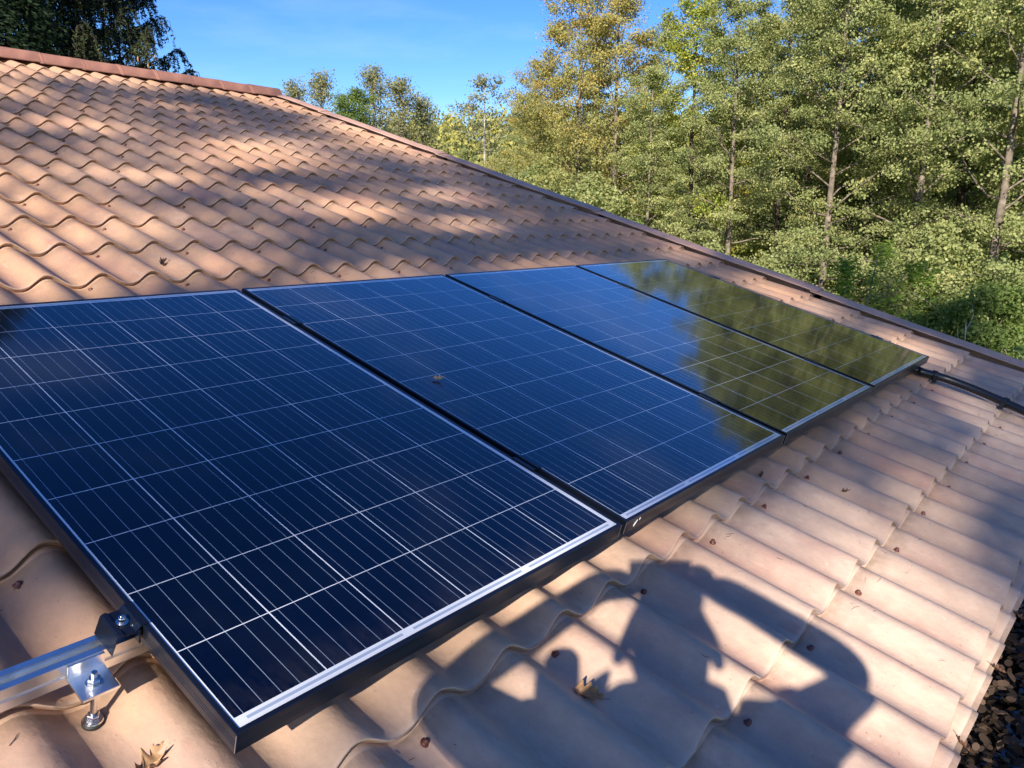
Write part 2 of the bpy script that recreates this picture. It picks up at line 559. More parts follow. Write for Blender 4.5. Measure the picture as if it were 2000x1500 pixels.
# ------------------------------------------------------------------ the house: tiled roof, ridge, verge, walls
house = empty('house')
tag(house, 'house with a low terracotta roof of wavy tile sheets carrying the solar panels', 'house')
roof = empty('roof', (0, 0, 0), (TH, 0, 0), house)

UL, UR = -3.2, 5.13
RIDGE_V = 7.66
AMP, LIP = 0.0415, 0.0185
FALL = 0.53                      # share of the wave that falls steeply from the crest


def trough_h(v): return -0.147 + 0.0105 * v


def wave(u):
    """0 in the trough, 1 on the crest; gentle rise, steep fall"""
    p = ((u - U0) / WAVE) % 1.0          # 0 at trough
    rise = 1 - FALL
    t = p / rise if p < rise else (1 - p) / FALL
    return (0.5 - 0.5 * math.cos(math.pi * t)) ** 1.12


def tile_h(u, v):
    """surface height of the tile sheet"""
    n = math.floor((v - EAVE) / COURSE)
    f = (v - EAVE) / COURSE - n
    return trough_h(v) + AMP * wave(u) + LIP * (1 - f) - 0.003


def build_roof():
    seg = 15
    us = np.arange(UL, UR + 1e-6, WAVE / seg)
    wv = np.array([wave(a) for a in us])
    sheet = np.floor((us - (U0 + 0.64 * WAVE)) / (WAVE * 5))
    lap = np.where(sheet % 2 == 0, 0.0026, 0.0)
    rows = []        # (v, extra, jitter)
    nc = int(round((RIDGE_V - EAVE) / COURSE)) + 1
    V = []; F = []
    def add_row(v, ex, dv=None):
        hh = trough_h(v) + AMP * wv + ex + lap - 0.003
        vv = np.full(len(us), v) + (dv if dv is not None else 0)
        V.append(np.stack([us, vv, hh], 1))
        return len(V) - 1
    # stub of the lowest course, cut straight at the eave
    seq = []
    seq.append([add_row(EAVE - 0.012, -0.006), add_row(EAVE - 0.012, LIP * 0.10), add_row(EAVE + 0.11, LIP * 0.0)])
    for n in range(nc):
        v0 = EAVE + n * COURSE
        v1 = min(v0 + COURSE, RIDGE_V)
        if v0 >= RIDGE_V: break
        bowed = 0.003 * np.sin(us * 3.1 + n * 1.7) + 0.010 * wv
        v0 = v0 + (0.022 if n == 0 else 0)
        r = [add_row(v0 + 0.013, -0.002, bowed), add_row(v0 + 0.005, LIP * 0.5, bowed), add_row(v0 + 0.0005, LIP - 0.0055, bowed), add_row(v0 - 0.0005, LIP - 0.0035, bowed), add_row(v0 + 0.0005, LIP - 0.0008, bowed), add_row(v0 + 0.004, LIP, bowed)]
        for f in (0.12, 0.35, 0.65, 0.9, 1.22):
            r.append(add_row(v0 + f * COURSE, LIP * (1 - f) if f < 1 else -0.001))
        seq.append(r)
    nu = len(us)
    faces = []
    for r in seq:
        for a, b in zip(r[:-1], r[1:]):
            i = np.arange(nu - 1)
            faces.append(np.stack([a * nu + i, a * nu + i + 1, b * nu + i + 1, b * nu + i], 1))
    V = np.concatenate(V); F = np.concatenate(faces)
    me = bpy.data.meshes.new('tile_sheet')
    me.from_pydata(V.tolist(), [], F.tolist())
    me.polygons.foreach_set('use_smooth', np.ones(len(F), bool))
    me.update()
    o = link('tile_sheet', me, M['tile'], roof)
    # keep lip edges crisp
    try:
        me.set_sharp_from_angle(angle=math.radians(48))
    except Exception:
        pass
    return o


build_roof()

# red capped screws: beside every other trough, staggered by course
ms = MB()
ms.lathe([(0.0086, 0), (0.0091, 0.0022), (0.0060, 0.0040), (0.0054, 0.0080), (0.0042, 0.0105), (0.001, 0.0115)], n=10)
s0 = ms.build('screw', M['screw'], roof, smooth=True)
pos = []
for n in range(1, 24):
    for k in range(-2, 28):
        u = U0 + k * WAVE + 0.024
        v = EAVE + n * COURSE - 0.030
        if (k - n) % 2 or u > UR - 0.05 or u < -0.45: continue
        if -0.02 < u < 4.06 and 0.02 < v < 1.62: continue      # under the panels
        u += random.uniform(-.006, .006); v += random.uniform(-.006, .006)
        d = (rw(u, v, -0.13) - CAM).length
        pos.append((d, u, v))
pos.sort()
V = []; F = []
bv = [p.co.copy() for p in s0.data.vertices]; bf = [tuple(p.vertices) for p in s0.data.polygons]
for i, (d, u, v) in enumerate(pos):
    h = tile_h(u, v)
    du = (tile_h(u + .004, v) - tile_h(u - .004, v)) / .008
    if i < 100:
        o = s0 if i == 0 else s0.copy()
        if i: COL.objects.link(o)
        o.location = (u, v, h)
        o.rotation_euler = (random.uniform(-.25, .1), -math.atan(du) * 0.6 + random.uniform(-.15, .15), random.uniform(0, 6))
    else:
        n0 = len(V)
        V += [(p.x + u, p.y + v, p.z + h) for p in bv]
        F += [tuple(q + n0 for q in f) for f in bf]
me = bpy.data.meshes.new('distant_screw'); me.from_pydata(V, [], F)
tag(link('distant_screw', me, M['screw'], roof), kind='stuff')

# ridge caps
RZ = trough_h(RIDGE_V) + 0.045


CAPP = [(-0.128, -0.062), (-0.120, -0.058), (-0.050, 0.036), (-0.026, 0.054), (0, 0.060), (0.026, 0.054), (0.050, 0.036), (0.120, -0.058), (0.128, -0.062)]


def ridge_cap_mesh(L):
    b = MB()
    secs = [(0, 0.84), (0.0, 0.92), (0.022, 0.92), (0.034, 0.87), (L * 0.5, 0.84), (L + 0.03, 0.825)]
    n = len(CAPP)
    v = []; f = []
    for x, k in secs: v += [(x, a * k, c * k - 0.004 * (k < 1)) for a, c in CAPP]
    for j in range(len(secs) - 1):
        for q in range(n - 1):
            f.append((j * n + q, j * n + q + 1, (j + 1) * n + q + 1, (j + 1) * n + q))
    b.add(v, f)
    return b


CAPL = 0.365
proto = None
k = 0
u = UR + 0.01
while u > -2.6:
    u -= CAPL
    if proto is None:
        proto = ridge_cap_mesh(CAPL).build('ridge_tile', M['ridge'], roof)
        sd = proto.modifiers.new('thickness', 'SOLIDIFY'); sd.thickness = 0.008
        o = proto
    else:
        o = proto.copy(); COL.objects.link(o)
    o.location = (u, RIDGE_V + 0.045, RZ + 0.034 + random.uniform(-.004, .004))
    o.rotation_euler = (-TH, random.uniform(-.012, .012), random.uniform(-.015, .015))
    if k == 0:      # closed end over the verge
        pass
    k += 1
b = MB()
pr = [(RIDGE_V + 0.045 + a_ * 0.83, RZ + 0.034 + c_ * 0.83) for a_, c_ in CAPP[::-1]]
b.prism(pr, UR + 0.012, UR + 0.018, axis='x')
b.build('ridge_end', M['ridge'], roof)

# verge flashing in overlapping lengths
SEGL = 1.93
vv = EAVE - 0.07
i = 0
edges = [EAVE - 0.03, 0.98, 2.93, 4.86, 6.75, RIDGE_V + 0.06]
for a, bnd in zip(edges[:-1], edges[1:]):
    b = MB()
    def sec(v, lift):
        t = trough_h(v) + AMP + LIP
        return [(UR - 0.048, v, t + 0.001 + lift), (UR - 0.046, v, t + 0.006 + lift), (UR + 0.030, v, t + 0.020 + lift), (UR + 0.060, v, t + 0.022 + lift),
                (UR + 0.094, v, t + 0.006 + lift), (UR + 0.094, v, t - 0.15 + lift), (UR + 0.091, v, t - 0.15 + lift), (UR + 0.091, v, t + 0.003 + lift),
                (UR + 0.060, v, t + 0.018 + lift), (UR + 0.030, v, t + 0.016 + lift)]
    v0 = a; v1 = bnd + 0.05
    steps = 5
    n = 10
    V = []
    for q in range(steps + 1):
        f = q / steps
        V += sec(v0 + (v1 - v0) * f, 0.010 * (1 - f) + 0.003 * math.sin(f * 7 + i))
    F = []
    for q in range(steps):
        for w in range(n):
            w2 = (w + 1) % n
            F.append((q * n + w, q * n + w2, (q + 1) * n + w2, (q + 1) * n + w))
    F += [tuple(range(n - 1, -1, -1)), tuple(range(steps * n, (steps + 1) * n))]
    b.add(V, F)
    b.build('verge_flashing', M['verge'], roof)
    i += 1

# barge board, rafters side, back slope, walls
b = MB()
b.box((UR + 0.045, EAVE - 0.02, trough_h(0) - 0.22), (UR + 0.07, RIDGE_V, trough_h(0) - 0.02))
b.build('barge_board', M['wood'], roof)
b = MB()
b.box((UL, EAVE + 0.06, trough_h(0) - 0.10), (UR + 0.04, EAVE + 0.085, trough_h(0) - 0.012))
b.build('fascia_board', M['wood'], roof)
yr = rw(0, RIDGE_V + 0.05, 0)
bm = bmesh.new()
zr = rw(0, RIDGE_V, trough_h(RIDGE_V) + 0.02).z
back = [(UL, yr.y, zr), (UR, yr.y, zr), (UR, yr.y + 8.0, zr - 8.0 * math.tan(TH)), (UL, yr.y + 8.0, zr - 8.0 * math.tan(TH))]
fs = bm.faces.new([bm.verts.new(p) for p in back])
me = bpy.data.meshes.new('back_slope'); bm.to_mesh(me); bm.free()
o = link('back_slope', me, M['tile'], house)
b = MB()
z0 = GZ - 0.3
prof = [(-0.35, z0), (2 * yr.y + 0.35, z0), (2 * yr.y + 0.35, zr - (yr.y + 0.35) * math.tan(TH) - 0.25), (yr.y, zr - 0.25), (-0.35, zr - (yr.y + 0.35) * math.tan(TH) - 0.25)]
b.prism(prof, UL + 0.25, UR - 0.30, axis='x')
b.build('wall', M['wall'], house)

# gutter, half full of leaves
gut = roof_empty('gutter', 0, 0, 0)
gut.rotation_euler = (0, 0, 0)
ge = rw(0, EAVE + 0.012, trough_h(EAVE))        # under the cut edge
gut.location = (0, ge.y, ge.z)
tag(gut, 'dark zinc gutter along the eave, filled with fallen leaves', 'gutter')
b = MB()
GW, GD = 0.25, 0.25
prof = [(0.035, -0.015), (0.035, -GD), (-GW, -GD), (-GW, 0.015), (-GW - 0.018, 0.015), (-GW - 0.018, 0.006), (-GW - 0.003, 0.006),
        (-GW - 0.003, -GD - 0.003), (0.038, -GD - 0.003), (0.038, -0.015)]
b.prism([(p[0], p[1]) for p in prof], UL, UR + 0.05, axis='x')
b.build('channel', M['zinc'], gut)
b = MB()
nx, ny = 120, 6
vv = []
for i in range(nx + 1):
    for j in range(ny + 1):
        vv.append((UL + 0.01 + (UR + 0.03 - UL) * i / nx, 0.032 - (GW + 0.03) * j / ny, -GD + 0.035 + random.uniform(0, 0.02)))
b.add(vv, [(i * (ny + 1) + j, i * (ny + 1) + j + 1, (i + 1) * (ny + 1) + j + 1, (i + 1) * (ny + 1) + j) for i in range(nx) for j in range(ny)])
b.build('silt', M['wet'], gut, smooth=True)


def leaf_quads(C, N, size, asp=1.4, spin=None, fold=0.0):
    """kite shaped leaves at C with normals N"""
    n = len(C)
    N = N / (np.linalg.norm(N, axis=1)[:, None] + 1e-9)
    ref = rng.normal(size=(n, 3)) if spin is None else spin
    A = np.cross(N, ref); A /= np.linalg.norm(A, axis=1)[:, None] + 1e-9
    B = np.cross(N, A)
    s = np.broadcast_to(np.asarray(size), (n,))[:, None]
    L = s * 0.5 * asp; W = s * 0.5
    return np.stack([C - B * L, C + A * W + B * L * 0.12 + N * fold * s, C + B * L, C - A * W + B * L * 0.12 + N * fold * s], 1)


n = 3600
C = np.stack([rng.uniform(0.2, 4.5, n), rng.uniform(-GW + 0.005, 0.03, n), -GD + 0.045 + rng.uniform(0, 0.045, n)], 1)
N = rng.normal(size=(n, 3)) * 0.45 + np.array([0, 0, 1.0])
# oval leaves: two stacked kites rotated read as ovals
s_ = rng.uniform(0.014, 0.027, n); N /= np.linalg.norm(N, axis=1)[:, None]
A_ = np.cross(N, rng.normal(size=(n, 3))); A_ /= np.linalg.norm(A_, axis=1)[:, None]
B_ = np.cross(N, A_)
cs = np.cos(np.arange(8) * math.pi / 4); sn = np.sin(np.arange(8) * math.pi / 4)
OV = C[:, None] + s_[:, None, None] * 0.5 * (1.35 * cs[None, :, None] * A_[:, None] * (1 + 0.0) + 0.85 * sn[None, :, None] * B_[:, None] + 0.30 * (np.abs(sn)[None, :, None] * rng.uniform(-.3, 1, n)[:, None, None]) * N[:, None])
me = bpy.data.meshes.new('leaf_litter')
me.from_pydata(OV.reshape(-1, 3).tolist(), [], np.arange(8 * n).reshape(n, 8).tolist())
at_ = me.attributes.new('tint', 'FLOAT', 'FACE')
at_.data.foreach_set('value', (rng.uniform(0, 1, n) ** 2.4).astype(np.float32))
link('leaf_litter', me, M['litter'], gut)
gut.children[-1]['kind'] = 'stuff'

# ------------------------------------------------------------------ solar panels
FT = 0.0365
panel_labels = ['nearest solar panel, dark navy, with the bare aluminium rail end at its left',
                'second solar panel from the left, deep blue, with a small dry leaf lying on it',
                'third solar panel from the left, bright blue with trees mirrored at its lower right',
                'farthest solar panel beside the verge, mostly brown with mirrored trees']


def frame_mesh():
    b = MB()
    lip = 0.0085
    W, L, T = PW, PL, FT
    # outer profile swept round the rectangle with mitred corners; grooves in the side wall
    prof = [(lip, -0.0055), (lip, 0.0), (0.0008, 0.0), (0.0, -0.0008), (0.0, -0.012), (0.0004, -0.0126), (0.0004, -0.0140), (0.0, -0.0146),
            (0.0, -0.0170), (0.0004, -0.0176), (0.0004, -0.0190), (0.0, -0.0196), (0.0, -0.0220), (0.0004, -0.0226), (0.0004, -0.0240), (0.0, -0.0246),
            (0.0, -T), (0.022, -T), (0.022, -T + 0.002), (0.002, -T + 0.002), (0.002, -0.0055)]
    n = len(prof)
    V = []
    for (cx, cy, sx, sy) in ((0, 0, 1, 1), (W, 0, -1, 1), (W, L, -1, -1), (0, L, 1, -1)):
        V += [(cx + sx * d, cy + sy * d, z) for d, z in prof]
    F = []
    for c in range(4):
        c2 = (c + 1) % 4
        for k in range(n):
            k2 = (k + 1) % n
            F.append((c * n + k, c2 * n + k, c2 * n + k2, c * n + k2))
    b.add(V, F)
    return b


pf = pg = pb = None
panels = []
for i in range(4):
    u = i * (PW + GAP)
    p = roof_empty('solar_panel', u, 0, 0)
    tag(p, panel_labels[i], 'solar panel', 'solar panels in a row on the tiled roof')
    if i == 0:
        pf = frame_mesh().build('frame', M['black'], p)
        b = MB(); b.box((0.0035, 0.0035, -0.0075), (PW - 0.0035, PL - 0.0035, -0.0018))
        pg = b.build('cell_laminate', M['glass'], p)
        b = MB(); b.box((-0.0004, -0.0004, -FT + 0.002), (0.0007, 0.0007, -0.002))
        pb = b.build('corner_seam', M['alu'], p)
        b = MB(); b.box((PW - 0.0007, -0.0004, -FT + 0.002), (PW + 0.0004, 0.0007, -0.002))
        pb2 = b.build('corner_seam', M['alu'], p)
        b = MB()
        b.box((PW / 2 - 0.055, PL - 0.24, -0.027), (PW / 2 + 0.055, PL - 0.16, -0.0085))
        pj = b.build('junction_box', M['rubber'], p)
    else:
        for q in (pf, pg, pb, pb2, pj):
            c = q.copy(); COL.objects.link(c); c.parent = p
    panels.append(p)
# chalk marks left on the side of the second panel's frame
b = MB()
for pts, r in (([(0.040, -0.0008, -0.026), (0.046, -0.0008, -0.018), (0.053, -0.0008, -0.011)], [0.0012, 0.0018, 0.0008]),
               ([(0.0535, -0.0008, -0.0145), (0.0545, -0.0008, -0.017)], [0.0006, 0.0006]),
               ([(0.063, -0.0008, -0.015), (0.0655, -0.0008, -0.009)], [0.0012, 0.0011])):
    b.tube(pts, r, 6)
b.build('scuff_mark', M['mark'], panels[1])

# rails under the panels
RV = (0.303, 1.335)


def rail(v, lab):
    r = roof_empty('mounting_rail', 0, v, -FT)
    tag(r, lab, 'rail', 'mounting rails under the panels')
    w, H = 0.019, 0.040
    prof = [(-w, -H), (w, -H), (w, -0.024), (w - 0.003, -0.0225), (w - 0.003, -0.0185), (w, -0.017), (w, 0.0), (0.0075, 0.0), (0.0075, -0.003), (0.014, -0.003), (0.014, -0.011),
            (-0.014, -0.011), (-0.014, -0.003), (-0.0075, -0.003), (-0.0075, 0.0), (-w, 0.0), (-w, -0.017), (-w + 0.003, -0.0185), (-w + 0.003, -0.0225), (-w, -0.024)]
    b = MB()
    b.prism(prof, -0.62, 4.13, axis='x')
    b.build('profile', M['alu'], r)
    return r


rail(RV[0], 'lower silvery aluminium rail sticking out left of the nearest panel')
rail(RV[1], 'upper aluminium rail mostly hidden under the panels')


# end clamps and mid clamps
def clamp_bolt(parent, loc, z0, dark=False):
    b = MB()
    b.lathe([(0.0062, z0), (0.0062, z0 + 0.0075), (0.0056, z0 + 0.0085), (0.0034, z0 + 0.0085), (0.0032, z0 + 0.0045)], loc, 16)
    o = b.build('bolt', M['steel'], parent, smooth=False)
    b = MB()
    b.lathe([(0.0095, z0 - 0.0022), (0.0095, z0 - 0.0002)], loc, 18)
    b.build('washer', M['steel'], o)
    return o


def end_clamp(u, v, flip, lab):
    e = roof_empty('end_clamp', u, v, 0)
    tag(e, lab, 'clamp', 'black end clamps at the panel edges')
    s = -1 if flip else 1
    w = 0.03
    t = 0.003
    # Z shaped strip seen along the slope: foot on the rail, dip under the bolt, lip over the frame
    top = [(-0.048, -FT + 0.001), (-0.040, -0.006), (-0.037, -0.0035), (-0.031, -0.003), (-0.027, -0.0065), (-0.012, -0.0065), (-0.008, -0.003),
           (-0.0045, 0.0015), (0.0085, 0.0022)]
    prof = [(s * a, z) for a, z in top] + [(s * (a + (0.001 if i < 3 else 0)), z - t) for i, (a, z) in reversed(list(enumerate(top)))]
    # inner leg hugging the frame
    b = MB()
    b.prism(prof, -w, w, axis='y')
    b.prism([(s * -0.0065, -0.0068), (s * -0.0035, -0.0068), (s * -0.0035, -FT + 0.004), (s * -0.0065, -FT + 0.004)], -w, w, axis='y')
    b.build('clamp_body', M['black'], e)
    clamp_bolt(e, (s * -0.0195, 0.0, 0), -0.0042)
    return e


def mid_clamp(u, v, lab):
    e = roof_empty('mid_clamp', u, v, 0)
    tag(e, lab, 'clamp', 'black mid clamps between the panels')
    b = MB()
    prof = [(-0.017, 0.0005), (-0.0075, 0.0005), (-0.0075, -0.014), (0.0075, -0.014), (0.0075, 0.0005), (0.017, 0.0005), (0.017, 0.003), (0.0055, 0.003),
            (0.0055, -0.0115), (-0.0055, -0.0115), (-0.0055, 0.003), (-0.017, 0.003)]
    b.prism(prof, -0.035, 0.035, axis='y')
    b.build('clamp_body', M['black'], e)
    clamp_bolt(e, (0, 0.0, 0), -0.0115)
    return e


end_clamp(0, RV[0] - 0.008, False, 'black end clamp with steel bolt at the left edge of the nearest panel')
end_clamp(4 * PW + 3 * GAP, RV[0] - 0.02, True, 'small black end clamp low on the right edge of the farthest panel')
end_clamp(4 * PW + 3 * GAP, RV[1] - 0.04, True, 'small black end clamp high on the right edge of the farthest panel')
NM = ['first and second panel', 'second and third panel', 'third and fourth panel']
for i in range(3):
    for j, v in enumerate(RV):
        mid_clamp((i + 1) * PW + (i + 0.5) * GAP, v + (0.004 if j == 0 else 0.0) - i * 0.012, 'black mid clamp in the gap between %s, %s of the two' % (NM[i], ('lower', 'upper')[j]))


# hanger bolt foot with its angle plate beside the rail end
def mount_foot(u, v, lab):
    hb = tile_h(u, v)
    e = roof_empty('rail_foot', u, v, hb)
    tag(e, lab, 'rail foot', 'hanger bolt feet under the rails')
    z = -0.062 - hb            # top of the plate
    b = MB()
    b.prism([(-0.026, z - 0.0055), (0.030, z - 0.0055), (0.030, z + 0.024), (0.0255, z + 0.024), (0.0255, z), (-0.026, z)], -0.027, 0.027, axis='x')
    pl = b.build('angle_plate', M['alu'], e, bevel=0.0006)
    b = MB()
    b.lathe([(0.0048, 0), (0.0048, z + 0.019), (0.0042, z + 0.0205)], n=14)
    rod = b.build('threaded_rod', M['steel'], e, smooth=False)
    for zz in (z, 0.011):
        b = MB()
        b.lathe([(0.0125, zz), (0.0125, zz + 0.0018)], n=20)
        b.lathe([(0.0090, zz + 0.0019), (0.0096, zz + 0.0032), (0.0096, zz + 0.0088), (0.0084, zz + 0.0098)], n=6)
        b.build('nut', M['steel'], e)
    b = MB()
    b.lathe([(0.0150, -0.004), (0.0165, 0.002), (0.0165, 0.006), (0.014, 0.008)], n=22)
    b.build('seal', M['rubber'], e, smooth=True)
    b = MB()
    b.lathe([(0.0140, 0.0081), (0.0150, 0.0085), (0.0138, 0.0105), (0.006, 0.0109)], n=22)
    b.build('washer', M['steel'], e)


# plate bolts to the slope side of the rail
mount_foot(-0.078, RV[0] - 0.019 - 0.0305, 'steel hanger bolt with aluminium angle plate at the visible rail end')

# ------------------------------------------------------------------ conduit and its clips
b = MB()
pts = []
path = [(3.55, 0.42), (3.90, 0.06), (3.935, -0.02), (3.985, -0.12), (3.99, -0.26), (3.955, -0.42), (3.915, -0.56), (3.88, -0.74), (3.86, -0.90)]
P = np.array(path)
t = np.linspace(0, len(P) - 1, 160)
i0 = np.clip(t.astype(int), 0, len(P) - 2); f = (t - i0)[:, None]
Pm = np.concatenate([[2 * P[0] - P[1]], P, [2 * P[-1] - P[-2]]])
a0, a1, a2, a3 = Pm[i0], Pm[i0 + 1], Pm[i0 + 2], Pm[i0 + 3]
Q = 0.5 * (2 * a1 + (a2 - a0) * f + (2 * a0 - 5 * a1 + 4 * a2 - a3) * f ** 2 + (3 * a1 - a0 - 3 * a2 + a3) * f ** 3)
CH = trough_h(0) + AMP + LIP + 0.019
Q3 = np.c_[Q, np.full(len(Q), CH)]
rad = np.where(np.arange(len(Q)) % 2 == 0, 0.0215, 0.0195)
con = roof_empty('cable_conduit', 0, 0, 0)
b.tube(Q3, rad, 14)
tag(con, 'black corrugated cable conduit running from the farthest panel to the eave', 'conduit')
b.build('tube', M['pipe'], con, smooth=True)
for vc in (-0.07, -0.41):
    q = int(np.argmin(np.abs(Q[:, 1] - vc)))
    b = MB()
    c = Q3[q]
    d = Q3[q + 2] - Q3[q - 2]; d /= np.linalg.norm(d)
    b.tube([c - d * 0.010, c + d * 0.010], 0.0265, 16)
    n_ = np.cross(d, [0, 0, 1.0])
    foot = c + n_ * 0.029 * np.sign(-n_[0] if abs(n_[0]) > 0.1 else 1)
    b.box(tuple(foot - [0.010, 0.010, 0.030]), tuple(foot + [0.010, 0.010, 0.006]))
    b.build('pipe_clip', M['pipe'], con)

# ------------------------------------------------------------------ dead leaves and needles lying about
def lobed_leaf(length, width, lobes, curl, cup, seed, mat, name, parent):
    r = random.Random(seed)
    nl = 60
    V = []; F = []
    for i in range(nl + 1):
        t = i / nl
        env = math.sin(math.pi * min(1, t * 1.02) ** 0.85) ** 0.75
        lob = 0.74 + 0.26 * math.cos(t * lobes * 2 * math.pi + 2.4)
        w = width * 0.5 * env * lob + 0.0006
        x = (t - 0.5) * length
        for s in (-1, -0.5, 0, 0.5, 1):
            ww = w * s
            z = cup * (abs(s) ** 1.6) * w * (1.3 + 0.5 * math.sin(t * 17 + s * 2 + seed)) + curl * (t - 0.4) ** 2 * length * 1.6 + 0.0012 * math.sin(t * 29 + s * 5)
            yy = ww * (1 - 0.35 * cup * abs(s))
            V.append((x + abs(s) * 0.1 * w, yy, z))
    for i in range(nl):
        for j in range(4):
            F.append((i * 5 + j, i * 5 + j + 1, (i + 1) * 5 + j + 1, (i + 1) * 5 + j))
    b = MB(); b.add(V, F)
    o = b.build('blade', mat, parent, smooth=True)
    sd = o.modifiers.new('thickness', 'SOLIDIFY'); sd.thickness = 0.0005
    b = MB()
    zt = curl * 0.36 * length * 1.6
    b.tube([(length * 0.45, 0, curl * 0.3025 * length * 1.6), (length * 0.56, 0.001, zt + 0.002), (length * 0.70, 0.004, zt + 0.004)], [0.0006, 0.0007, 0.0005], 5)
    b.build('stalk', M['dry_dark'], parent)


def dead_leaf(u, v, rot, length, width, lobes, curl, cup, mat, lab, seed, lift=0.0, tilt=(0, 0), on_panel=False):
    h = 0.0 if on_panel else tile_h(u, v)
    e = empty('dead_leaf', rw(u, v, h + lift))
    e.rotation_mode = 'XYZ'
    mt = Matrix.Rotation(TH, 4, 'X') @ Matrix.Rotation(rot, 4, 'Z') @ Matrix.Rotation(tilt[0], 4, 'X') @ Matrix.Rotation(tilt[1], 4, 'Y')
    e.rotation_euler = mt.to_euler('XYZ')
    tag(e, lab, 'leaf', 'dead leaves lying on the roof')
    lobed_leaf(length, width, lobes, curl, cup, seed, M[mat], 'dead_leaf', e)
    return e


dead_leaf(0.628, -0.205, math.radians(-66), 0.060, 0.050, 4, 0.25, 0.9, 'dry', 'lobed dry oak leaf standing in a trough beside the shadow of a person', 3, 0.006, (0.55, 0))
dead_leaf(-0.052, 0.118, math.radians(20), 0.066, 0.046, 4, 0.5, 0.6, 'dry', 'curled brown oak leaf in front of the hanger bolt foot', 5, 0.004, (-0.2, 0.1))
dead_leaf(1.150, 0.789, math.radians(-35), 0.034, 0.024, 3, 0.5, 0.4, 'dry_light', 'small curled tan leaf lying on the second solar panel', 8, 0.003, (0.25, -0.1), True)
dead_leaf(1.029, 2.231, math.radians(40), 0.060, 0.045, 4, 0.5, 0.6, 'dry_dark', 'curled brown leaf on the tiles above the nearest solar panel', 11, 0.004, (0.3, 0))
dead_leaf(2.114, -0.220, math.radians(-20), 0.042, 0.018, 2, 0.4, 0.5, 'dry_dark', 'narrow brown leaf on open tiles below the third solar panel', 13, 0.003)
dead_leaf(1.912, 0.000, math.radians(15), 0.034, 0.018, 2, 0.6, 0.7, 'dry_dark', 'dark curled leaf tucked under the lower edge of the second panel', 17, 0.003)
dead_leaf(1.195, -0.775, math.radians(60), 0.040, 0.030, 1, 0.3, 0.5, 'dry_dark', 'rounded brown leaf lying at the eave in the lower right corner', 19, 0.004, (0.4, 0))
dead_leaf(1.905, -0.785, math.radians(35), 0.036, 0.030, 1, 0.3, 0.5, 'dry_dark', 'grey brown leaf at the eave on the right edge of the picture', 23, 0.004, (0.3, 0.2))
dead_leaf(1.56, -0.785, math.radians(75), 0.036, 0.030, 1, 0.3, 0.5, 'dry_dark', 'brown leaf at the eave midway between the two other eave leaves', 29, 0.004, (0.4, 0.2))

# needles and twiglets scattered over the tiles (one mass)
V = []; F = []
for k in range(2600):
    u = random.uniform(-0.3, 5.0); v = random.uniform(-0.7, 7.4)
    if random.random() > 1.1 / (1 + 0.22 * (v + 0.7)): continue
    if -0.02 < u < 4.06 and 0.0 < v < 1.66: continue
    if random.random() < 0.72:      # most lie just below a lip
        n = math.floor((v - EAVE) / COURSE)
        v = EAVE + (n + 1) * COURSE - random.uniform(0.006, 0.08)
    a = random.uniform(0, math.pi); L = random.uniform(0.006, 0.024); w = random.uniform(0.0005, 0.0011)
    du, dv = math.cos(a), math.sin(a)
    pts = []
    bend = random.uniform(-0.3, 0.3)
    for t in (-0.5, 0, 0.5):
        uu, vv2 = u + du * L * t - dv * bend * L * (t * t * 4 - 1) * .5, v + dv * L * t + du * bend * L * (t * t * 4 - 1) * .5
        pts.append((uu, vv2, tile_h(uu, vv2) + 0.0018))
    n0 = len(V)
    vt, ft = tube_np(np.array(pts), np.array([w * .6, w, w * .5]), 4)
    V += vt; F += [tuple(i + n0 for i in q) for q in ft]
me = bpy.data.meshes.new('needle_litter'); me.from_pydata(V, [], F)
o = link('needle_litter', me, M['debris'])
o.rotation_euler = (TH, 0, 0)
tag(o, 'fine brown needles and twigs scattered over the roof tiles', 'litter', kind='stuff')

# ------------------------------------------------------------------ vegetation
def at(x, dist):
    """ground point seen under column x of the photograph, dist metres off"""
    d = RW.T @ np.array([(x - 1000) / FPX, (437 - 750) / FPX, 1.0])
    d[2] = 0; d /= np.linalg.norm(d)
    return np.array([CAM.x + d[0] * dist, CAM.y + d[1] * dist, GZ])


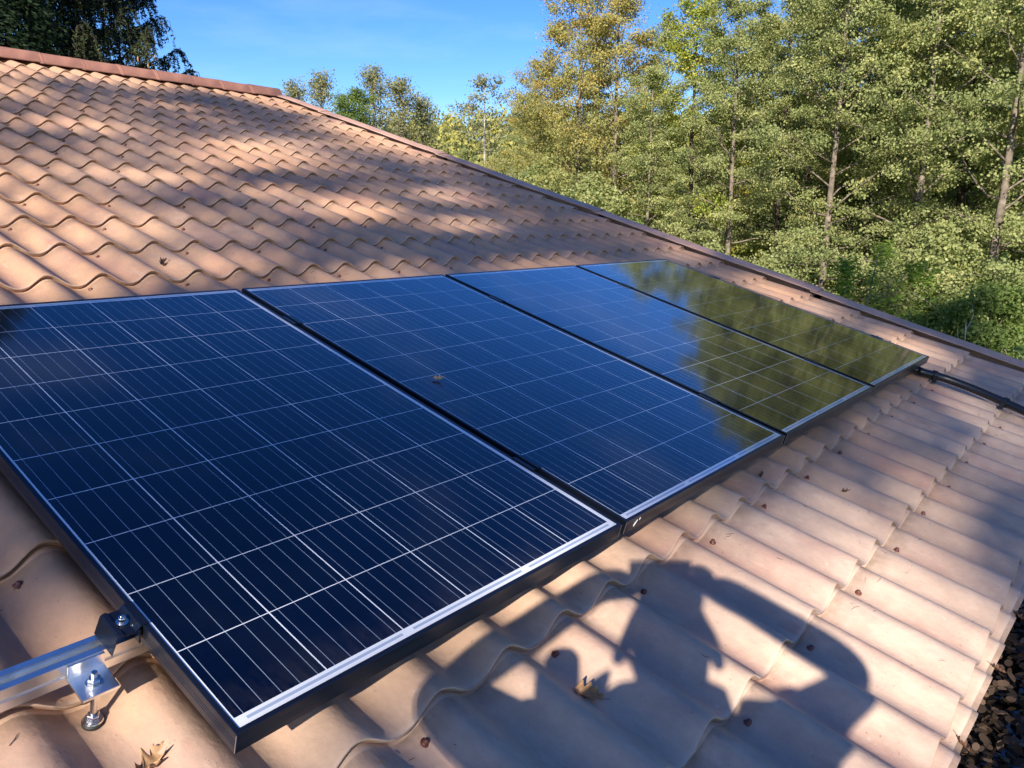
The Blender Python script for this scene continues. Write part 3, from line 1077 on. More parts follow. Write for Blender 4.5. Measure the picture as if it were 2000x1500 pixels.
def broadleaf(seed, Ht, base, width, n1, leaf, per, bright=(0.45, 0.22), up=0.35, ang=(8, 62), trunk_r=0.13, sub=6, flat=0.55, autumn_top=0.0,
              twig_bare=0.0, keep=None, cluster_r=0.24, lean=0.15, clumpy=False):
    """returns trunk (verts, faces), leaf quads, tints in tree space"""
    r = np.random.default_rng(seed)
    TV = []; TF = []
    def tb(P, rad, n):
        v, f = tube_np(P, rad, n)
        k = len(TV)
        TV.extend(v); TF.extend([tuple(i + k for i in q) for q in f])
    hs_ = np.linspace(0, 1, 9)
    drift = np.cumsum(r.normal(size=(9, 2)) * lean * 0.35, axis=0) * 0.6
    drift[0] = 0
    TP = np.c_[drift, hs_ * Ht]
    tb(TP, trunk_r * (1 - hs_) ** 0.85 + 0.012, 8)
    CC = []; CR = []
    a = r.uniform(0, 6)
    for i in range(n1):
        t = base + (0.985 - base) * ((i + r.uniform(0, 0.9)) / n1)
        a += 2.4 + r.normal() * 0.35
        q = (t - base) / (1 - base)
        prof = (min(1, q / 0.22 + 0.45)) * (1 - q) ** 0.55 * 0.95 + 0.12
        L = width * prof * r.uniform(0.72, 1.15)
        el = math.radians(ang[0] + (ang[1] - ang[0]) * q ** 1.3 + r.normal() * 9)
        p0 = np.array([np.interp(t, hs_, TP[:, 0]), np.interp(t, hs_, TP[:, 1]), t * Ht])
        d = np.array([math.cos(a) * math.cos(el), math.sin(a) * math.cos(el), math.sin(el)])
        pts = [p0]
        m_ = 6
        for s in range(m_):
            d = d + r.normal(size=3) * 0.10 + np.array([0, 0, up * 0.12 if s < 3 else -0.10])
            d /= np.linalg.norm(d)
            pts.append(pts[-1] + d * L / m_)
        P = np.array(pts)
        rr = max(0.010, trunk_r * 0.34 * (1 - t) ** 0.5) * (1 - np.linspace(0, 1, m_ + 1) * 0.85)
        tb(P, rr, 5)
        side = np.cross(d, [0, 0, 1.0]); side /= np.linalg.norm(side) + 1e-9
        for s in range(sub):
            f = 0.28 + 0.72 * (s + r.uniform(0, 1)) / sub
            k = min(m_ - 1, int(f * m_)); pp = P[k] + (P[k + 1] - P[k]) * (f * m_ - k)
            sd = side * (1 if s % 2 else -1) + d * 0.7 + r.normal(size=3) * 0.3
            sd[2] = sd[2] * 0.6 + 0.06
            sd /= np.linalg.norm(sd)
            l2 = L * 0.36 * (1.15 - f * 0.6) * r.uniform(0.6, 1.2)
            e1 = pp + sd * l2 * 0.55 + np.array([0, 0, 0.02])
            e2 = pp + sd * l2 + np.array([0, 0, -0.06 * l2])
            tb(np.array([pp, e1, e2]), np.array([0.007, 0.005, 0.003]), 4)
            if r.random() < twig_bare: continue
            for c in ((e1, e2) if clumpy else (e1 * 0.6 + pp * 0.4, e1, (e1 + e2) / 2, e2)):
                CC.append(c); CR.append(cluster_r * r.uniform(0.6, 1.25))
        if r.random() > twig_bare:
            CC.append(P[-1]); CR.append(cluster_r); CC.append(P[-2]); CR.append(cluster_r)
    CC = np.array(CC); CR = np.array(CR)
    n = len(CC) * per
    idx = np.repeat(np.arange(len(CC)), per)
    off = r.normal(size=(n, 3)) * CR[idx][:, None] * np.array([0.75, 0.75, 0.75 * flat])
    C = CC[idx] + off
    if keep is not None:
        k = keep(C); C = C[k]; idx = idx[k]; off = off[k]; n = len(C)
    out = C - np.c_[np.zeros((n, 2)), C[:, 2]]
    out /= np.linalg.norm(out, axis=1)[:, None] + 1e-6
    N = r.normal(size=(n, 3)) * 0.62 + np.array([0, 0, 0.45]) + out * 0.40
    size = leaf * r.uniform(0.65, 1.25, n)
    Q = leaf_quads(C, N, size, 1.25, fold=0.10)
    cl = r.normal(size=len(CC)) * 0.13
    tint = bright[0] + r.normal(size=n) * bright[1] + cl[idx] + autumn_top * np.clip(C[:, 2] / Ht - 0.55, 0, 1)
    return (TV, TF), Q, np.clip(tint, 0, 1)


class TreeKind:
    def __init__(s, name, mat, bark, **kw):
        s.name = name
        (tv, tf), Q, tint = broadleaf(**kw)
        s.H = kw['Ht']
        me = bpy.data.meshes.new('trunk'); me.from_pydata(tv, [], tf)
        me.polygons.foreach_set('use_smooth', np.ones(len(tf), bool)); me.materials.append(M[bark])
        s.trunk = me
        o = mesh_quads('crown', Q, M[mat], None, tint)
        s.crown = o.data
        bpy.data.objects.remove(o)

    def place(s, x, dist, H, lab, cat='tree', group=None, rot=None, wide=1.0):
        p = at(x, dist) if not isinstance(x, tuple) else np.array([x[0], x[1], GZ])
        e = empty(s.name, p - np.array([0, 0, 0.05]), (0, 0, random.uniform(0, 6.28) if rot is None else rot))
        k = H / s.H
        e.scale = (k * wide, k * wide, k)
        tag(e, lab, cat, group)
        link('trunk', s.trunk, None, e)
        link('crown', s.crown, None, e)
        return e


G1 = 'alder trees of the wood beyond the verge'
K_ald = TreeKind('alder_tree', 'leaf_alder', 'bark', seed=11, Ht=14, base=0.19, width=3.9, n1=42, leaf=0.056, per=92, cluster_r=0.21, bright=(0.45, 0.12), sub=5, clumpy=True, flat=0.62)
K_ald2 = TreeKind('alder_tree', 'leaf_alder', 'bark_dark', seed=12, Ht=14, base=0.26, width=3.7, n1=36, leaf=0.056, per=88, bright=(0.50, 0.12), flat=0.6, cluster_r=0.21, sub=5, clumpy=True)
K_aut = TreeKind('alder_tree', 'leaf_autumn', 'bark', seed=13, Ht=13, base=0.10, width=3.9, n1=60, leaf=0.054, per=80, bright=(0.36, 0.16), ang=(8, 62), autumn_top=0.40, twig_bare=0.04, cluster_r=0.25, sub=5, clumpy=True)
K_yel = TreeKind('maple_tree', 'leaf_yellow', 'bark_dark', seed=14, Ht=13, base=0.22, width=3.2, n1=38, leaf=0.060, per=62, bright=(0.42, 0.15), cluster_r=0.22, sub=5, clumpy=True)
K_grn = TreeKind('broadleaf_tree', 'leaf_green', 'bark_dark', seed=15, Ht=12, base=0.15, width=3.6, n1=40, leaf=0.075, per=32, cluster_r=0.32)
K_gry = TreeKind('willow_tree', 'leaf_grey', 'bark', seed=16, Ht=11, base=0.05, width=3.6, n1=62, leaf=0.080, per=9, ang=(30, 80), twig_bare=0.3, cluster_r=0.30, up=0.7, bright=(0.45, 0.15))
K_bush = TreeKind('shrub', 'leaf_alder', 'bark', seed=17, Ht=4, base=0.05, width=2.0, n1=30, leaf=0.048, per=72, trunk_r=0.05, ang=(15, 65), bright=(0.42, 0.13), cluster_r=0.15, sub=4, clumpy=True, flat=0.65)
K_bushg = TreeKind('shrub', 'leaf_green', 'bark', seed=18, Ht=3.5, base=0.04, width=1.9, n1=28, leaf=0.046, per=72, trunk_r=0.05, ang=(15, 60), bright=(0.65, 0.15), cluster_r=0.15, sub=4, clumpy=True, flat=0.65)

A = K_ald; B = K_ald2
front = [  # kind, x, dist, H, label
    (K_aut, 1120, 24, 10.3, 'tall alder with orange tinged thin crown, leftmost of the wood, against open sky'),
    (K_aut, 1195, 21.5, 9.6, 'alder with browning crown and forked trunk just right of the leftmost tree of the wood'),
    (A, 1262, 19, 7.2, 'shorter dense alder below the forked brown crowned tree'),
    (K_yel, 1350, 20, 9.0, 'slender tree with yellow leaf patches in its crown, among the grey green alders'),
    (A, 1425, 18, 8.4, 'grey green alder immediately right of the tree with yellow patches'),
    (B, 1520, 19, 8.6, 'alder with dark trunk standing second to the right of the yellow patched tree'),
    (A, 1612, 16.5, 8.9, 'alder in line with the gap between third and fourth panel, pale leafy'),
    (B, 1690, 18, 9.9, 'alder with thick straight trunk above the bright green weeping shrub'),
    (A, 1785, 16, 9.4, 'alder behind the pale bare branches, right of the thick straight trunk'),
    (B, 1870, 18.5, 10.6, 'dark trunked alder third from the right edge of the picture'),
    (A, 1945, 15, 9.4, 'near alder with sunlit low boughs at the right edge of the picture'),
    (B, 2040, 17, 10.2, 'alder half cut off by the right edge of the picture'),
    (K_aut, 1062, 26, 8.6, 'lower rusty alder at the very left end of the wood, stepping down to the hill'),
    (A, 1160, 25, 8.2, 'green alder filling the gap between the two tallest orange tinged alders'),
]
for k, x, d, H, lab in front:
    k.place(x, d, H, lab, group=G1)
for i, (x, d, H) in enumerate([(2160, 16, 10.2), (2300, 18, 11), (2470, 17, 10.5)]):
    B.place(x, d, H, 'alder beyond the right edge of the picture, hidden but for its mirror image', group='alders mirrored in the panels')
second_row = [(A, 1455, 22, 8.6), (B, 1572, 21.5, 9.2), (A, 1660, 22, 9.9), (A, 1738, 20.5, 9.9), (B, 1815, 21, 10.4), (A, 1905, 21, 10.8), (A, 1990, 20, 10.4)]
for k, x, d, H in second_row:
    k.place(x, d, H, 'alder of the second row, partly hidden by the nearest alders of the wood', group='second row alders in the wood')
back_row = [(B, 1290, 28, 10.2), (A, 1395, 27, 9.5), (B, 1480, 26, 9.5), (A, 1570, 26, 10.4), (B, 1655, 25, 12), (A, 1745, 26, 12.5), (B, 1830, 25, 13), (A, 1915, 25, 13.5), (B, 2000, 24, 13)]
for k, x, d, H in back_row:
    k.place(x, d, H, 'alder of the rear row, its crown seen only through gaps of the nearer alders', group='rear row alders behind the wood edge')

bushes = [
    (K_bush, 1060, 23, 5.2, 'pale green shrub at the left foot of the wood, above the verge'),
    (K_bush, 1145, 19, 4.6, 'rounded pale shrub under the orange tinged alders'),
    (K_bushg, 1215, 16.5, 3.6, 'greener shrub in front of the shorter dense alder'),
    (K_bush, 1300, 16, 3.4, 'pale shrub below the tree with yellow patches'),
    (K_bush, 1390, 14.5, 3.3, 'broad pale shrub rising above the verge over the farthest panel'),
    (K_bush, 1500, 13.5, 3.1, 'broad pale shrub left of the bright green weeping shrub'),
    (K_bushg, 1880, 11.5, 2.7, 'green shrub above the right end of the verge'),
    (K_bushg, 1985, 11.0, 2.9, 'bright leafy shrub in the right corner above the verge'),
    (K_bush, 1850, 14.5, 3.6, 'pale shrub with layered boughs behind the pale bare branches'),
]
for k, x, d, H, lab in bushes:
    k.place(x, d, H, lab, 'shrub', 'shrubs along the foot of the wood')

# weeping bright green shrub
def weeping(seed, H):
    r = np.random.default_rng(seed)
    TV = []; TF = []; C = []; D = []
    for i in range(34):
        a = r.uniform(0, 6.28); t = r.uniform(0.25, 1.0)
        p0 = np.array([math.cos(a) * 0.12, math.sin(a) * 0.12, 0])
        top = np.array([math.cos(a) * (0.3 + 0.9 * (1 - t) + r.uniform(0, .4)), math.sin(a) * (0.3 + 0.9 * (1 - t) + r.uniform(0, .4)), H * t * r.uniform(.85, 1)])
        end = top + np.array([math.cos(a) * 0.55, math.sin(a) * 0.55, -r.uniform(0.5, 1.0)])
        tt = np.linspace(0, 1, 9)[:, None]
        P = (1 - tt) ** 2 * p0 + 2 * tt * (1 - tt) * (top * 1.05) + tt ** 2 * end
        v, f = tube_np(P, np.linspace(0.014, 0.003, 9), 4)
        k = len(TV); TV.extend(v); TF.extend([tuple(j + k for j in q) for q in f])
        for s in range(120):
            f_ = r.uniform(0.3, 1)
            c = np.array([np.interp(f_, tt[:, 0], P[:, j]) for j in range(3)])
            hang = r.uniform(0.05, 0.45)
            for h in range(5):
                C.append(c + np.array([r.normal() * .06, r.normal() * .06, -hang * h / 5]) + r.normal(size=3) * 0.03)
                D.append([r.normal() * .35, r.normal() * .35, -1])
    C = np.array(C); D = np.array(D)
    N = np.cross(D, r.normal(size=D.shape))
    Q = leaf_quads(C, N, 0.018 * r.uniform(.7, 1.3, len(C)), 4.6, spin=np.cross(N, D))
    return TV, TF, Q, np.clip(0.5 + r.normal(size=len(C)) * .22, 0, 1)


tv, tf, Q, ti = weeping(5, 4.6)
p = at(1672, 11.6)
wp = empty('weeping_shrub', p)
tag(wp, 'bright yellow green shrub with fine drooping fronds behind the verge', 'shrub')
me = bpy.data.meshes.new('stem'); me.from_pydata(tv, [], tf); link('stem', me, M['bark'], wp)
mesh_quads('crown', Q, M['leaf_bright'], wp, ti)

# pale bare branches of a dead sapling
def bare(seed, H):
    r = np.random.default_rng(seed)
    b = MB()
    def grow(p, d, L, rad, lev):
        pts = [p]
        for s in range(6):
            d = d + r.normal(size=3) * 0.22; d /= np.linalg.norm(d)
            pts.append(pts[-1] + d * L / 6)
        b.tube(pts, np.linspace(rad, rad * 0.4, 7), 5)
        if lev:
            for s in (2, 3, 4, 5):
                nd = d + r.normal(size=3) * 0.9; nd[2] += 0.15; nd /= np.linalg.norm(nd)
                grow(pts[s], nd, L * 0.55, rad * 0.5, lev - 1)
    for i in range(4):
        grow(np.array([r.normal() * .1, r.normal() * .1, 0]), np.array([r.normal() * .35, r.normal() * .35, 1.0]), H, 0.022, 2)
    return b


for (x, d, H, lab) in ((1790, 10.8, 2.3, 'pale bare branches of a dead sapling right of the weeping shrub'),
                       (1915, 11.8, 2.4, 'pale bare stems in the dark gap near the right end of the verge')):
    e = empty('dead_sapling', at(x, d))
    tag(e, lab, 'sapling', 'bare saplings in the dark gaps')
    bare(int(x), H).build('branch', M['bark_pale'], e, smooth=True)

# trees of the middle distance, left of the wood
mid = [
    (K_gry, 590, 44, 10.6, 'thin grey green tree peeping over the roof just right of the ridge end', 0.95),
    (K_gry, 640, 40, 10.4, 'grey twiggy tree left of the greener tree behind the roof', 0.95),
    (K_grn, 697, 38, 9.6, 'rounded green tree amid grey green ones behind the roof', 0.95),
    (K_gry, 735, 46, 11.8, 'tall half bare tree behind and right of the rounded green tree', 0.95),
    (K_gry, 785, 40, 10.3, 'grey green tree with a brown cast, second from the right of the middle group', 1.1),
    (K_gry, 828, 42, 9.8, 'grey green tree at the right end of the middle group beside open sky', 0.95),
    (K_ald2, 762, 34, 7.6, 'lower olive tree in front of the middle group', 1.1),
    (K_ald, 660, 36, 7.6, 'low olive tree just above the verge behind the roof', 1.2),
    (K_ald, 820, 33, 6.6, 'low olive tree at the right foot of the middle group', 1.2),
    (K_ald, 905, 52, 8.4, 'olive bushy tree below the hill skyline, left of the lone tree', 1.0),
    (K_gry, 870, 38, 6.8, 'low grey bushy tree at the foot of the hill, above the verge', 1.2),
    (K_ald, 1005, 40, 7.4, 'olive bushy tree right of the lone slender tree', 1.1),
    (K_ald2, 1045, 32, 8.6, 'rounded olive tree joining the wood at its left end', 1.0),
    (K_bush, 950, 30, 4.6, 'pale shrub at the foot of the lone slender tree', 1.1),
    (K_bush, 880, 27, 4.2, 'pale shrub behind the middle of the verge', 1.2),
    (K_bushg, 1010, 26, 4.0, 'green shrub between the lone tree and the wood', 1.2),
]
for k, x, d, H, lab, w in mid:
    k.place(x, d, H, lab, 'shrub' if 'shrub' in k.name else 'tree', 'trees between the roof and the hill', wide=w)

# the lone slender tree with an umbrella crown
(tv, tf), Q, ti = broadleaf(seed=31, Ht=11.6, base=0.58, width=2.9, n1=15, leaf=0.10, per=8, bright=(0.4, 0.25), ang=(0, 60), trunk_r=0.10, cluster_r=0.28, lean=0.12)
e = empty('lone_tree', at(945, 46))
tag(e, 'lone slender tree with pale bare trunk and small umbrella crown against the sky', 'tree')
me = bpy.data.meshes.new('trunk'); me.from_pydata(tv, [], tf); link('trunk', me, M['bark_pale'], e)
mesh_quads('crown', Q, M['leaf_grey'], e, ti)

# wooded hill: one mass
r = np.random.default_rng(3)
CC = []
for k in range(1500):
    a = math.radians(r.uniform(10, 85)); d = 88 + 150 * r.random() ** 1.2
    x, y = d * math.cos(a), d * math.sin(a)
    CC.append((x, y, hill_z(x, y) + r.uniform(2.5, 5.0), r.uniform(1.8, 3.2)))
CC = np.array(CC)
idx = np.repeat(np.arange(len(CC)), 110)
n = len(idx)
N = r.normal(size=(n, 3)); N /= np.linalg.norm(N, axis=1)[:, None]; 
C = CC[idx, :3] + N * CC[idx, 3:4] * np.array([1, 1, 1.25]) * r.uniform(0.7, 1.05, (n, 1))
NN = N + r.normal(size=(n, 3)) * 0.7
ti = np.clip(0.45 + (r.normal(size=len(CC)) * 0.16)[idx] + r.normal(size=n) * 0.15 + 0.25 * (CC[idx, 2] > 9), 0, 1)
o = mesh_quads('far_wood', leaf_quads(C, NN, r.uniform(0.35, 0.75, n), 1.2), M['wood_far'], None, ti)
tag(o, 'far wooded hill with yellowing tree tops on the skyline', 'wood', kind='stuff')


# spruce and thuja behind the ridge at upper left
def spruce(seed, H, R, z_lo, nbr, needle_n, lit=0.0):
    r = np.random.default_rng(seed)
    TV = []; TF = []; C = []; D = []; T = []; cones = []
    def tb(P, rad, n=5):
        v, f = tube_np(np.array(P), np.broadcast_to(np.array(rad, float), (len(P),)), n)
        k = len(TV); TV.extend(v); TF.extend([tuple(j + k for j in q) for q in f])
    tb([(0, 0, 0), (0.05, 0, H * .5), (0, 0.04, H)], [0.26, 0.16, 0.02], 8)
    for i in range(nbr):
        z = z_lo + (H - z_lo) * (i + r.uniform(0, 1)) / nbr
        q = z / H
        L = R * (1 - q) ** 0.75 * r.uniform(0.75, 1.12)
        a = i * 2.4 + r.normal() * 0.3
        h = np.array([math.cos(a), math.sin(a), 0])
        tt = np.linspace(0, 1, 9)
        sag = -0.30 * L * np.sin(tt * math.pi * 0.75) + 0.30 * L * np.clip(tt - 0.55, 0, 1) ** 1.2
        P = np.array([0, 0, z]) + h * (tt * L)[:, None] + np.c_[np.zeros((9, 2)), sag]
        side = np.cross(h, [0, 0, 1.0])
        P = P + side * (r.normal() * 0.15 * L * tt ** 2)[:, None]
        tb(P, np.linspace(0.035, 0.006, 9) * max(.5, L / 3), 5)
        nt_ = int(36 * L)
        for s in range(nt_):
            f = r.uniform(0.15, 1.0)
            pp = np.array([np.interp(f, tt, P[:, j]) for j in range(3)])
            sg = r.choice([-1, 1])
            l2 = r.uniform(0.35, 0.95) * (1.15 - 0.5 * f) * min(1, L / 2.2)
            dr = side * sg * r.uniform(0.2, 1.0) + h * r.uniform(0.1, 0.7)
            mid_ = pp + dr * l2 * 0.5 + np.array([0, 0, -0.05])
            tip = mid_ + dr * l2 * 0.22 + np.array([0, 0, -l2 * r.uniform(0.5, 1.15)])
            tb([pp, mid_, tip], [0.006, 0.005, 0.003], 4)
            cl = r.normal() * 0.16
            for w in range(needle_n):
                g_ = r.uniform(0, 1)
                c = (1 - g_) ** 2 * pp + 2 * g_ * (1 - g_) * mid_ + g_ ** 2 * tip
                dd = (tip - pp) if g_ > .5 else (mid_ - pp)
                C.append(c + r.normal(size=3) * 0.018); D.append(dd / np.linalg.norm(dd) + r.normal(size=3) * 0.55); T.append(0.35 + cl + r.normal() * .15)
            if f > 0.55 and r.random() < 0.05: cones.append(tip)
    C = np.array(C); D = np.array(D)
    N = np.cross(D, r.normal(size=D.shape))
    Q = leaf_quads(C, N, 0.026 * r.uniform(.7, 1.3, len(C)), 3.4, spin=np.cross(N, D))
    return TV, TF, Q, np.clip(np.array(T), 0, 1), cones


def place_spruce(x, d, lab, seed, H, R, zlo, nbr, nn, rot=0.0):
    tv, tf, Q, ti, cones = spruce(seed, H, R, zlo, nbr, nn)
    e = empty('spruce_tree', at(x, d) if not isinstance(x, tuple) else (x[0], x[1], GZ), (0, 0, rot))
    tag(e, lab, 'tree')
    me = bpy.data.meshes.new('trunk'); me.from_pydata(tv, [], tf); link('trunk', me, M['bark_dark'], e)
    mesh_quads('crown', Q, M['needle'], e, ti)
    proto = None
    for c in cones[:60]:
        if proto is None:
            b = MB(); b.lathe([(0.003, -0.11), (0.014, -0.09), (0.018, -0.05), (0.015, -0.015), (0.004, 0)], n=8)
            proto = b.build('cone', M['cone'], e, smooth=True); o = proto
        else:
            o = proto.copy(); COL.objects.link(o)
        o.location = c
    return e


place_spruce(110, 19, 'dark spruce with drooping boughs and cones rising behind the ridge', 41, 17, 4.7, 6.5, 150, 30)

r = np.random.default_rng(9)
n = 70000
a = r.uniform(0, 6.28, n); zz = r.uniform(0.02, 1, n)
rad = 1.9 * (1 - zz ** 2.6) ** 0.5 * (0.80 + 0.20 * np.sin(a * 7 + zz * 9) * np.sin(zz * 23 + a * 3)) * r.uniform(0.72, 1.03, n)
C = np.c_[np.cos(a) * rad, np.sin(a) * rad, zz * 12.0]
D = np.c_[np.cos(a) * .5, np.sin(a) * .5, np.full(n, 1.0)] + r.normal(size=(n, 3)) * .35
N = np.c_[np.cos(a), np.sin(a), np.full(n, .25)] + r.normal(size=(n, 3)) * .5
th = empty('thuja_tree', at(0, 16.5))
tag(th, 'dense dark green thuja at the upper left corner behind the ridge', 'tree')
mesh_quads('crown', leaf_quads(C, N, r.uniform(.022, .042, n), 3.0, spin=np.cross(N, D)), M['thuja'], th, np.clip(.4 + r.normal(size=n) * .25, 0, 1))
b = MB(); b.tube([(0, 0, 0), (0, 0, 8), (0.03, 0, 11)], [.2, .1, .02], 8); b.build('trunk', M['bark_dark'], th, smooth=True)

# the trees on the sunny side, behind the photographer, that dapple the roof
LIT = [(2.3, -0.45, 0.45, 0.10), (3.4, -0.55, 0.4, 0.11), (2.7, -0.2, 0.3, 0.08), (3.9, -0.62, 0.3, 0.08), (1.75, -0.55, 0.35, 0.12), (-0.05, 0.15, 0.6, 0.42), (0.73, 0.05, 0.55, 0.5), (0.9, -0.35, 0.75, 0.5), (1.2, -0.65, 0.6, 0.3), (1.80, -0.28, 0.35, 0.13), (2.97, -0.48, 0.35, 0.15),
       (0.62, 2.15, 0.40, 0.28), (1.10, 2.70, 0.40, 0.22), (0.65, 2.45, 0.3, 0.2), (2.67, 3.02, 0.5, 0.28), (2.3, 3.36, 0.3, 0.15), (1.85, 4.95, 0.45, 0.25), (5.0, 7.2, 0.8, 0.7),
       (5.1, 6.2, 0.4, 0.3), (4.85, 1.1, 0.3, 0.55), (4.65, 0.2, 0.35, 0.3), (3.83, -0.3, 0.3, 0.22), (1.2, 2.18, 0.35, 0.15), (1.75, 3.65, 0.35, 0.15), (2.9, 4.64, 0.4, 0.18),
       (4.9, 1.95, 0.3, 0.2), (3.3, -0.16, 0.25, 0.1), (3.3, 2.7, 0.4, 0.15), (0.2, 4.0, 0.5, 0.2), (3.9, 3.4, 0.5, 0.15), (3.0, 6.2, 0.5, 0.15), (1.9, 1.95, 0.4, 0.12), (2.9, 1.9, 0.4, 0.12)]
SUNR = RT.T @ np.array(SUN)
HR = np.random.default_rng(77)


def lit_filter(origin, k, rot):
    """leave gaps in the crown where the sun gets through to the roof"""
    cr, sr = math.cos(rot), math.sin(rot)
    def f(C):
        W = np.c_[(C[:, 0] * cr - C[:, 1] * sr) * k, (C[:, 0] * sr + C[:, 1] * cr) * k, C[:, 2] * k] + origin
        Rr = W @ RT            # world -> roof axes
        t = (-0.11 - Rr[:, 2]) / SUNR[2]
        u = Rr[:, 0] + SUNR[0] * t; v = Rr[:, 1] + SUNR[1] * t
        L = np.zeros(len(u))
        for a, b_, ru, rv in LIT:
            L = np.maximum(L, np.exp(-np.maximum(0, ((u - a) / ru) ** 2 + ((v - b_) / rv) ** 2 - 0.35) * 1.6))
        return HR.random(len(u)) > L * 1.0
    return f


HH = np.array([SUN.x, SUN.y]) / math.hypot(SUN.x, SUN.y)
LL = np.array([HH[1], -HH[0]])
cen = np.array([2.4, 3.0])
shade = [(-29, -5.2, 20.0, 51), (-33, -2.4, 22.0, 52), (-28, 0.4, 19.5, 53), (-32, 3.2, 21.0, 54), (-30, -8.0, 21.0, 55), (-36, 1.8, 23.5, 56), (-26, 4.6, 18.5, 57)]
for i, (d, l, H, sd) in enumerate(shade):
    xy = cen + HH * d + LL * l
    org = np.array([xy[0], xy[1], GZ - 0.05])
    (tv, tf), Q, ti = broadleaf(seed=sd, Ht=H, base=0.42, width=3.3, n1=36, leaf=0.13, per=13, keep=lit_filter(org, 1.0, 0.0), cluster_r=0.36, sub=5, trunk_r=0.16, flat=0.8)
    e = empty('shade_tree', org)
    tag(e, 'tree behind the photographer whose crown dapples the roof with shade', 'tree', 'trees behind the photographer casting the dappled shade')
    me = bpy.data.meshes.new('trunk'); me.from_pydata(tv, [], tf); link('trunk', me, M['bark'], e)
    mesh_quads('crown', Q, M['leaf_green'], e, ti)
# unseen conifer added on the sunward side to keep the spruce in shade
place_spruce((at(110, 19)[0] - HH[0] * 7 - 0.5, at(110, 19)[1] - HH[1] * 7 + 0.8), 0, 'unseen second dark spruce added at the left to shade the one behind the ridge', 43, 17, 4.2, 3.0, 60, 16)

# ------------------------------------------------------------------ the photographer on a ladder, seen only by his shadow
H3 = np.array([HH[0], HH[1], 0.0]); L3 = np.array([LL[0], LL[1], 0.0])
CW = np.array(CAM)


def sp(lat, zs, dep):
    """point that shadows where (lat, zs) of the camera plane would, dep metres along the light"""
    return CW + L3 * lat + H3 * dep + np.array([0, 0, zs - dep * math.tan(SUN_EL)])


M['skin'] = plain('skin', (0.50, 0.30, 0.21), 0.5)
M['shirt'] = plain('navy_shirt', (0.03, 0.04, 0.07), 0.85, noise=0.2, scale=20)
M['trousers'] = plain('work_trousers', (0.06, 0.06, 0.055), 0.9)
M['hair'] = plain('brown_hair', (0.05, 0.03, 0.02), 0.7)
M['phone'] = plain('phone_body', (0.02, 0.02, 0.022), 0.2)


def skin_obj(name, verts, edges, radii, mat, parent, root=0, sub=2):
    me = bpy.data.meshes.new(name)
    me.from_pydata([tuple(v) for v in verts], edges, [])
    o = link(name, me, mat, parent)
    o.modifiers.new('skin', 'SKIN')
    if not me.skin_vertices: me.skin_vertices.new()
    for i, d in enumerate(me.skin_vertices[0].data):
        rr = radii[i]
        d.radius = (rr, rr) if not isinstance(rr, tuple) else rr
        d.use_root = (i == root)
    s = o.modifiers.new('sub', 'SUBSURF'); s.levels = sub; s.render_levels = sub
    for f in me.polygons: f.use_smooth = True
    return o


per = empty('person', tuple(sp(0.05, -1.6, -0.5)))
bpy.context.view_layer.update()
tag(per, 'person on a ladder holding up a phone, seen only as a shadow on the tiles', 'person')
inv = np.array(per.location)
J = []; E = []; Rr = []


def joint(p, rad, parent=None):
    J.append(np.array(p) - inv); Rr.append(rad)
    if parent is not None: E.append((parent, len(J) - 1))
    return len(J) - 1


pel = joint(sp(0.06, -0.86, -0.50), 0.145)
wst = joint(sp(0.04, -0.68, -0.48), 0.135, pel)
che = joint(sp(0.02, -0.48, -0.44), 0.155, wst)
upc = joint(sp(0.0, -0.36, -0.40), 0.115, che)
nck = joint(sp(0.0, -0.285, -0.37), 0.068, upc)
jaw = joint(sp(-0.008, -0.225, -0.33), 0.076, nck)
hed = joint(sp(-0.014, -0.135, -0.33), 0.092, jaw)
crn = joint(sp(-0.014, -0.06, -0.34), 0.075, hed)
joint(sp(-0.014, -0.165, -0.215), 0.012, hed)                     # nose
for s in (-1, 1):
    e1 = joint(sp(-0.014 + s * 0.092, -0.175, -0.34), 0.018, hed)  # ear
    joint(sp(-0.014 + s * 0.102, -0.215, -0.345), 0.012, e1)
for la, zz, rr in ((-0.085, -0.262, 0.030), (-0.115, -0.290, 0.030), (0.105, -0.285, 0.028)):      # bunched hood behind the neck
    joint(sp(la, zz, -0.42), rr, upc)
handC = {}
for s, sh, el, wr, hd in ((-1, (-0.21, -0.375, -0.38), (-0.415, -0.285, -0.27), (-0.175, -0.058, -0.075), (-0.085, -0.050, -0.045)),
                          (1, (0.21, -0.350, -0.40), (0.395, -0.205, -0.30), (0.150, -0.068, -0.085), (0.035, -0.022, -0.050))):
    a_ = joint(sp(*sh), 0.075, upc)
    m1 = joint((sp(*sh) + sp(*el)) / 2, 0.056, a_)
    b_ = joint(sp(*el), 0.046, m1)
    m2 = joint((sp(*el) * 0.6 + sp(*wr) * 0.4), 0.046, b_)
    c_ = joint(sp(*wr), 0.038, m2)
    d_ = joint(sp(*hd), 0.040, c_)
    k1 = joint(sp(hd[0] + s * 0.045, hd[1] + 0.022, hd[2]), 0.026, d_)   # knuckles
    handC[s] = (sp(hd[0] + s * 0.03, hd[1], hd[2]), sp(*wr))
for s in (-1, 1):
    hp = joint(sp(0.06 + s * 0.10, -0.95, -0.50), 0.105, pel)
    kn = joint(sp(0.06 + s * 0.11, -1.32, -0.45), 0.068, hp)
    cf = joint(sp(0.06 + s * 0.11, -1.52, -0.48), 0.058, kn)
    an = joint(sp(0.06 + s * 0.11, -1.76, -0.52), 0.040, cf)
    ft = joint(sp(0.06 + s * 0.11, -1.80, -0.40), 0.036, an)
body = skin_obj('body', J, E, Rr, M['skin'], per, pel)
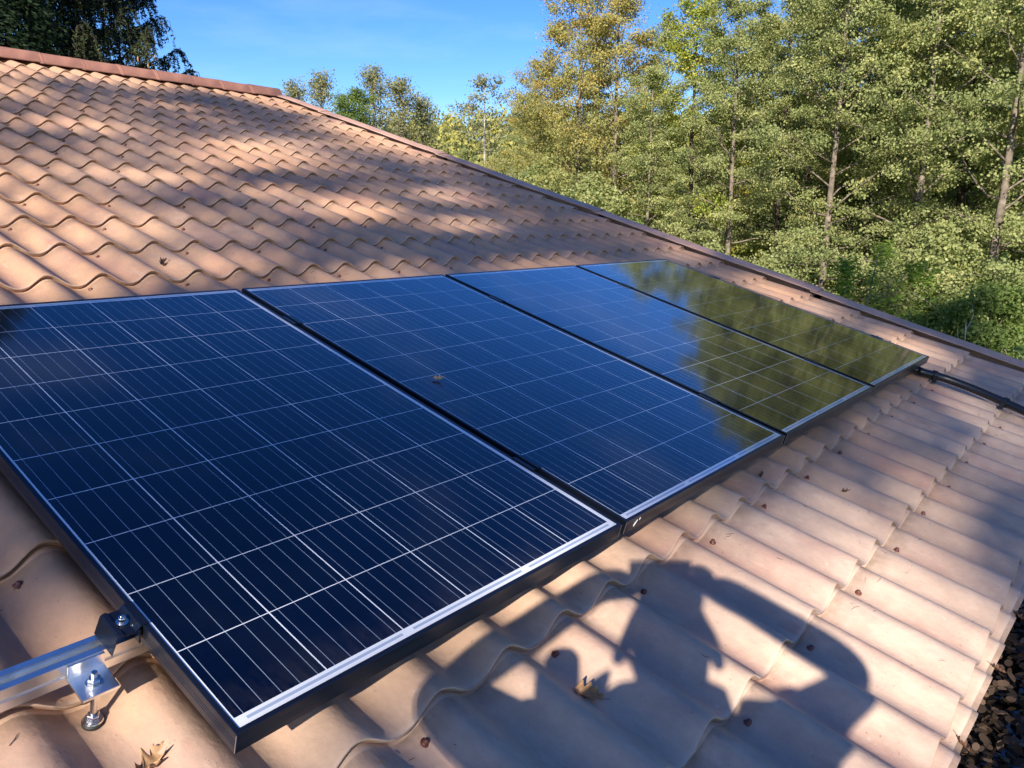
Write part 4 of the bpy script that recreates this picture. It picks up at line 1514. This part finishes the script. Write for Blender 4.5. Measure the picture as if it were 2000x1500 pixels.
# fingers close round the phone's ends
for s in (-1, 1):
    hc, wc = handC[s]
    FV = []; FE = []; FR = []
    for k in range(4):
        base = hc + np.array([0, 0, 0.022 - 0.015 * k]) - inv
        tipdir = -L3 * s
        pts = [base, base + tipdir * 0.022 + H3 * 0.010, base + tipdir * (0.040 - 0.003 * k) - H3 * 0.002, base + tipdir * (0.050 - 0.004 * k) - H3 * 0.022]
        i0 = len(FV)
        FV += pts; FR += [0.0095, 0.009, 0.008, 0.007]
        FE += [(i0, i0 + 1), (i0 + 1, i0 + 2), (i0 + 2, i0 + 3)]
    i0 = len(FV)
    FV += [hc - inv + np.array([0, 0, -0.02]), hc - inv - L3 * s * 0.02 - H3 * 0.02 + np.array([0, 0, -0.030]), hc - inv - L3 * s * 0.045 - H3 * 0.03 + np.array([0, 0, -0.02])]
    FR += [0.012, 0.010, 0.009]; FE += [(i0, i0 + 1), (i0 + 1, i0 + 2)]
    skin_obj('finger', FV, FE, FR, M['skin'], per, 0, 1)
# clothing and hair as slightly larger shells
def part_of(names_idx, grow, name, mat):
    ids = sorted(names_idx); mp = {q: i for i, q in enumerate(ids)}
    V = [J[q] for q in ids]
    Ee = [(mp[a], mp[b]) for a, b in E if a in mp and b in mp]
    R2 = [(Rr[q] if not isinstance(Rr[q], tuple) else Rr[q][0]) + grow + (0.012 if name == 'shirt' and (i_ - 4) % 4 == 3 and i_ > 3 else 0.0) for i_, q in enumerate(ids)]
    return skin_obj(name, V, Ee, R2, mat, per, 0)
arm0 = 14
part_of([pel, wst, che, upc] + [arm0 + q for q in (0, 1, 2, 3)] + [arm0 + 7 + q for q in (0, 1, 2, 3)], 0.010, 'shirt', M['shirt'])
legs0 = arm0 + 14
part_of([pel] + [legs0 + q for q in (0, 1, 2, 3)] + [legs0 + 5 + q for q in (0, 1, 2, 3)], 0.012, 'trousers', M['trousers'])
hv = [sp(-0.014, -0.12, -0.375) - inv, sp(-0.014, -0.055, -0.365) - inv, sp(-0.014, -0.035, -0.30) - inv]
skin_obj('hair', hv, [(0, 1), (1, 2)], [0.082, 0.076, 0.062], M['hair'], per, 0)

# phone, its lens at the camera
ph = MB()
ph.box((-0.128, -0.056, 0.0), (0.024, 0.020, 0.008))
pho = ph.build('phone', M['phone'], None, bevel=0.002)
fw = np.array([RW[2, 0], RW[2, 1], RW[2, 2]]); rt = RW[0]; upv = -RW[1]
mm = Matrix.Identity(4)
for i in range(3):
    mm[i][0], mm[i][1], mm[i][2] = rt[i], upv[i], -fw[i]
    mm[i][3] = CAM[i] - fw[i] * 0.006
pho.matrix_world = mm
tag(pho, 'dark phone held up in both hands of the person on the ladder', 'phone')

# ladder against the eave
lt = sp(-0.222, -0.215, 0)
tq = (lt[1] + 0.84) / SUN.y
top = lt - np.array(SUN) * tq
lad = empty('ladder', (top[0] + 0.18, -1.45, GZ))
tag(lad, 'aluminium ladder leaning at the eave, one rounded stile end shown by its shadow', 'ladder')
b0 = np.array([top[0] + 0.18, -1.45, GZ])
dirv = np.array([0, top[1] + 1.45, top[2] - GZ]); LN = np.linalg.norm(dirv); dirv /= LN
for s in (-0.18, 0.18):
    b = MB()
    pr_ = [(-0.014, -0.032), (0.014, -0.032), (0.014, 0.032), (-0.014, 0.032)]
    b.prism(pr_, 0, LN, axis='z')
    b.lathe([(0.034, LN - 0.03), (0.034, LN), (0.026, LN + 0.012), (0.01, LN + 0.016)], n=14)
    o = b.build('stile', M['alu'], lad)
    o.location = (s, 0, 0)
    o.rotation_euler = (math.atan2(-dirv[1], dirv[2]), 0, 0)
for k in range(1, 13):
    z = 0.28 * k
    if z > LN - 0.2: break
    c = dirv * z
    b = MB(); b.tube([(-0.167, c[1], c[2]), (0.167, c[1], c[2])], 0.014, 10)
    b.build('rung', M['alu'], lad)
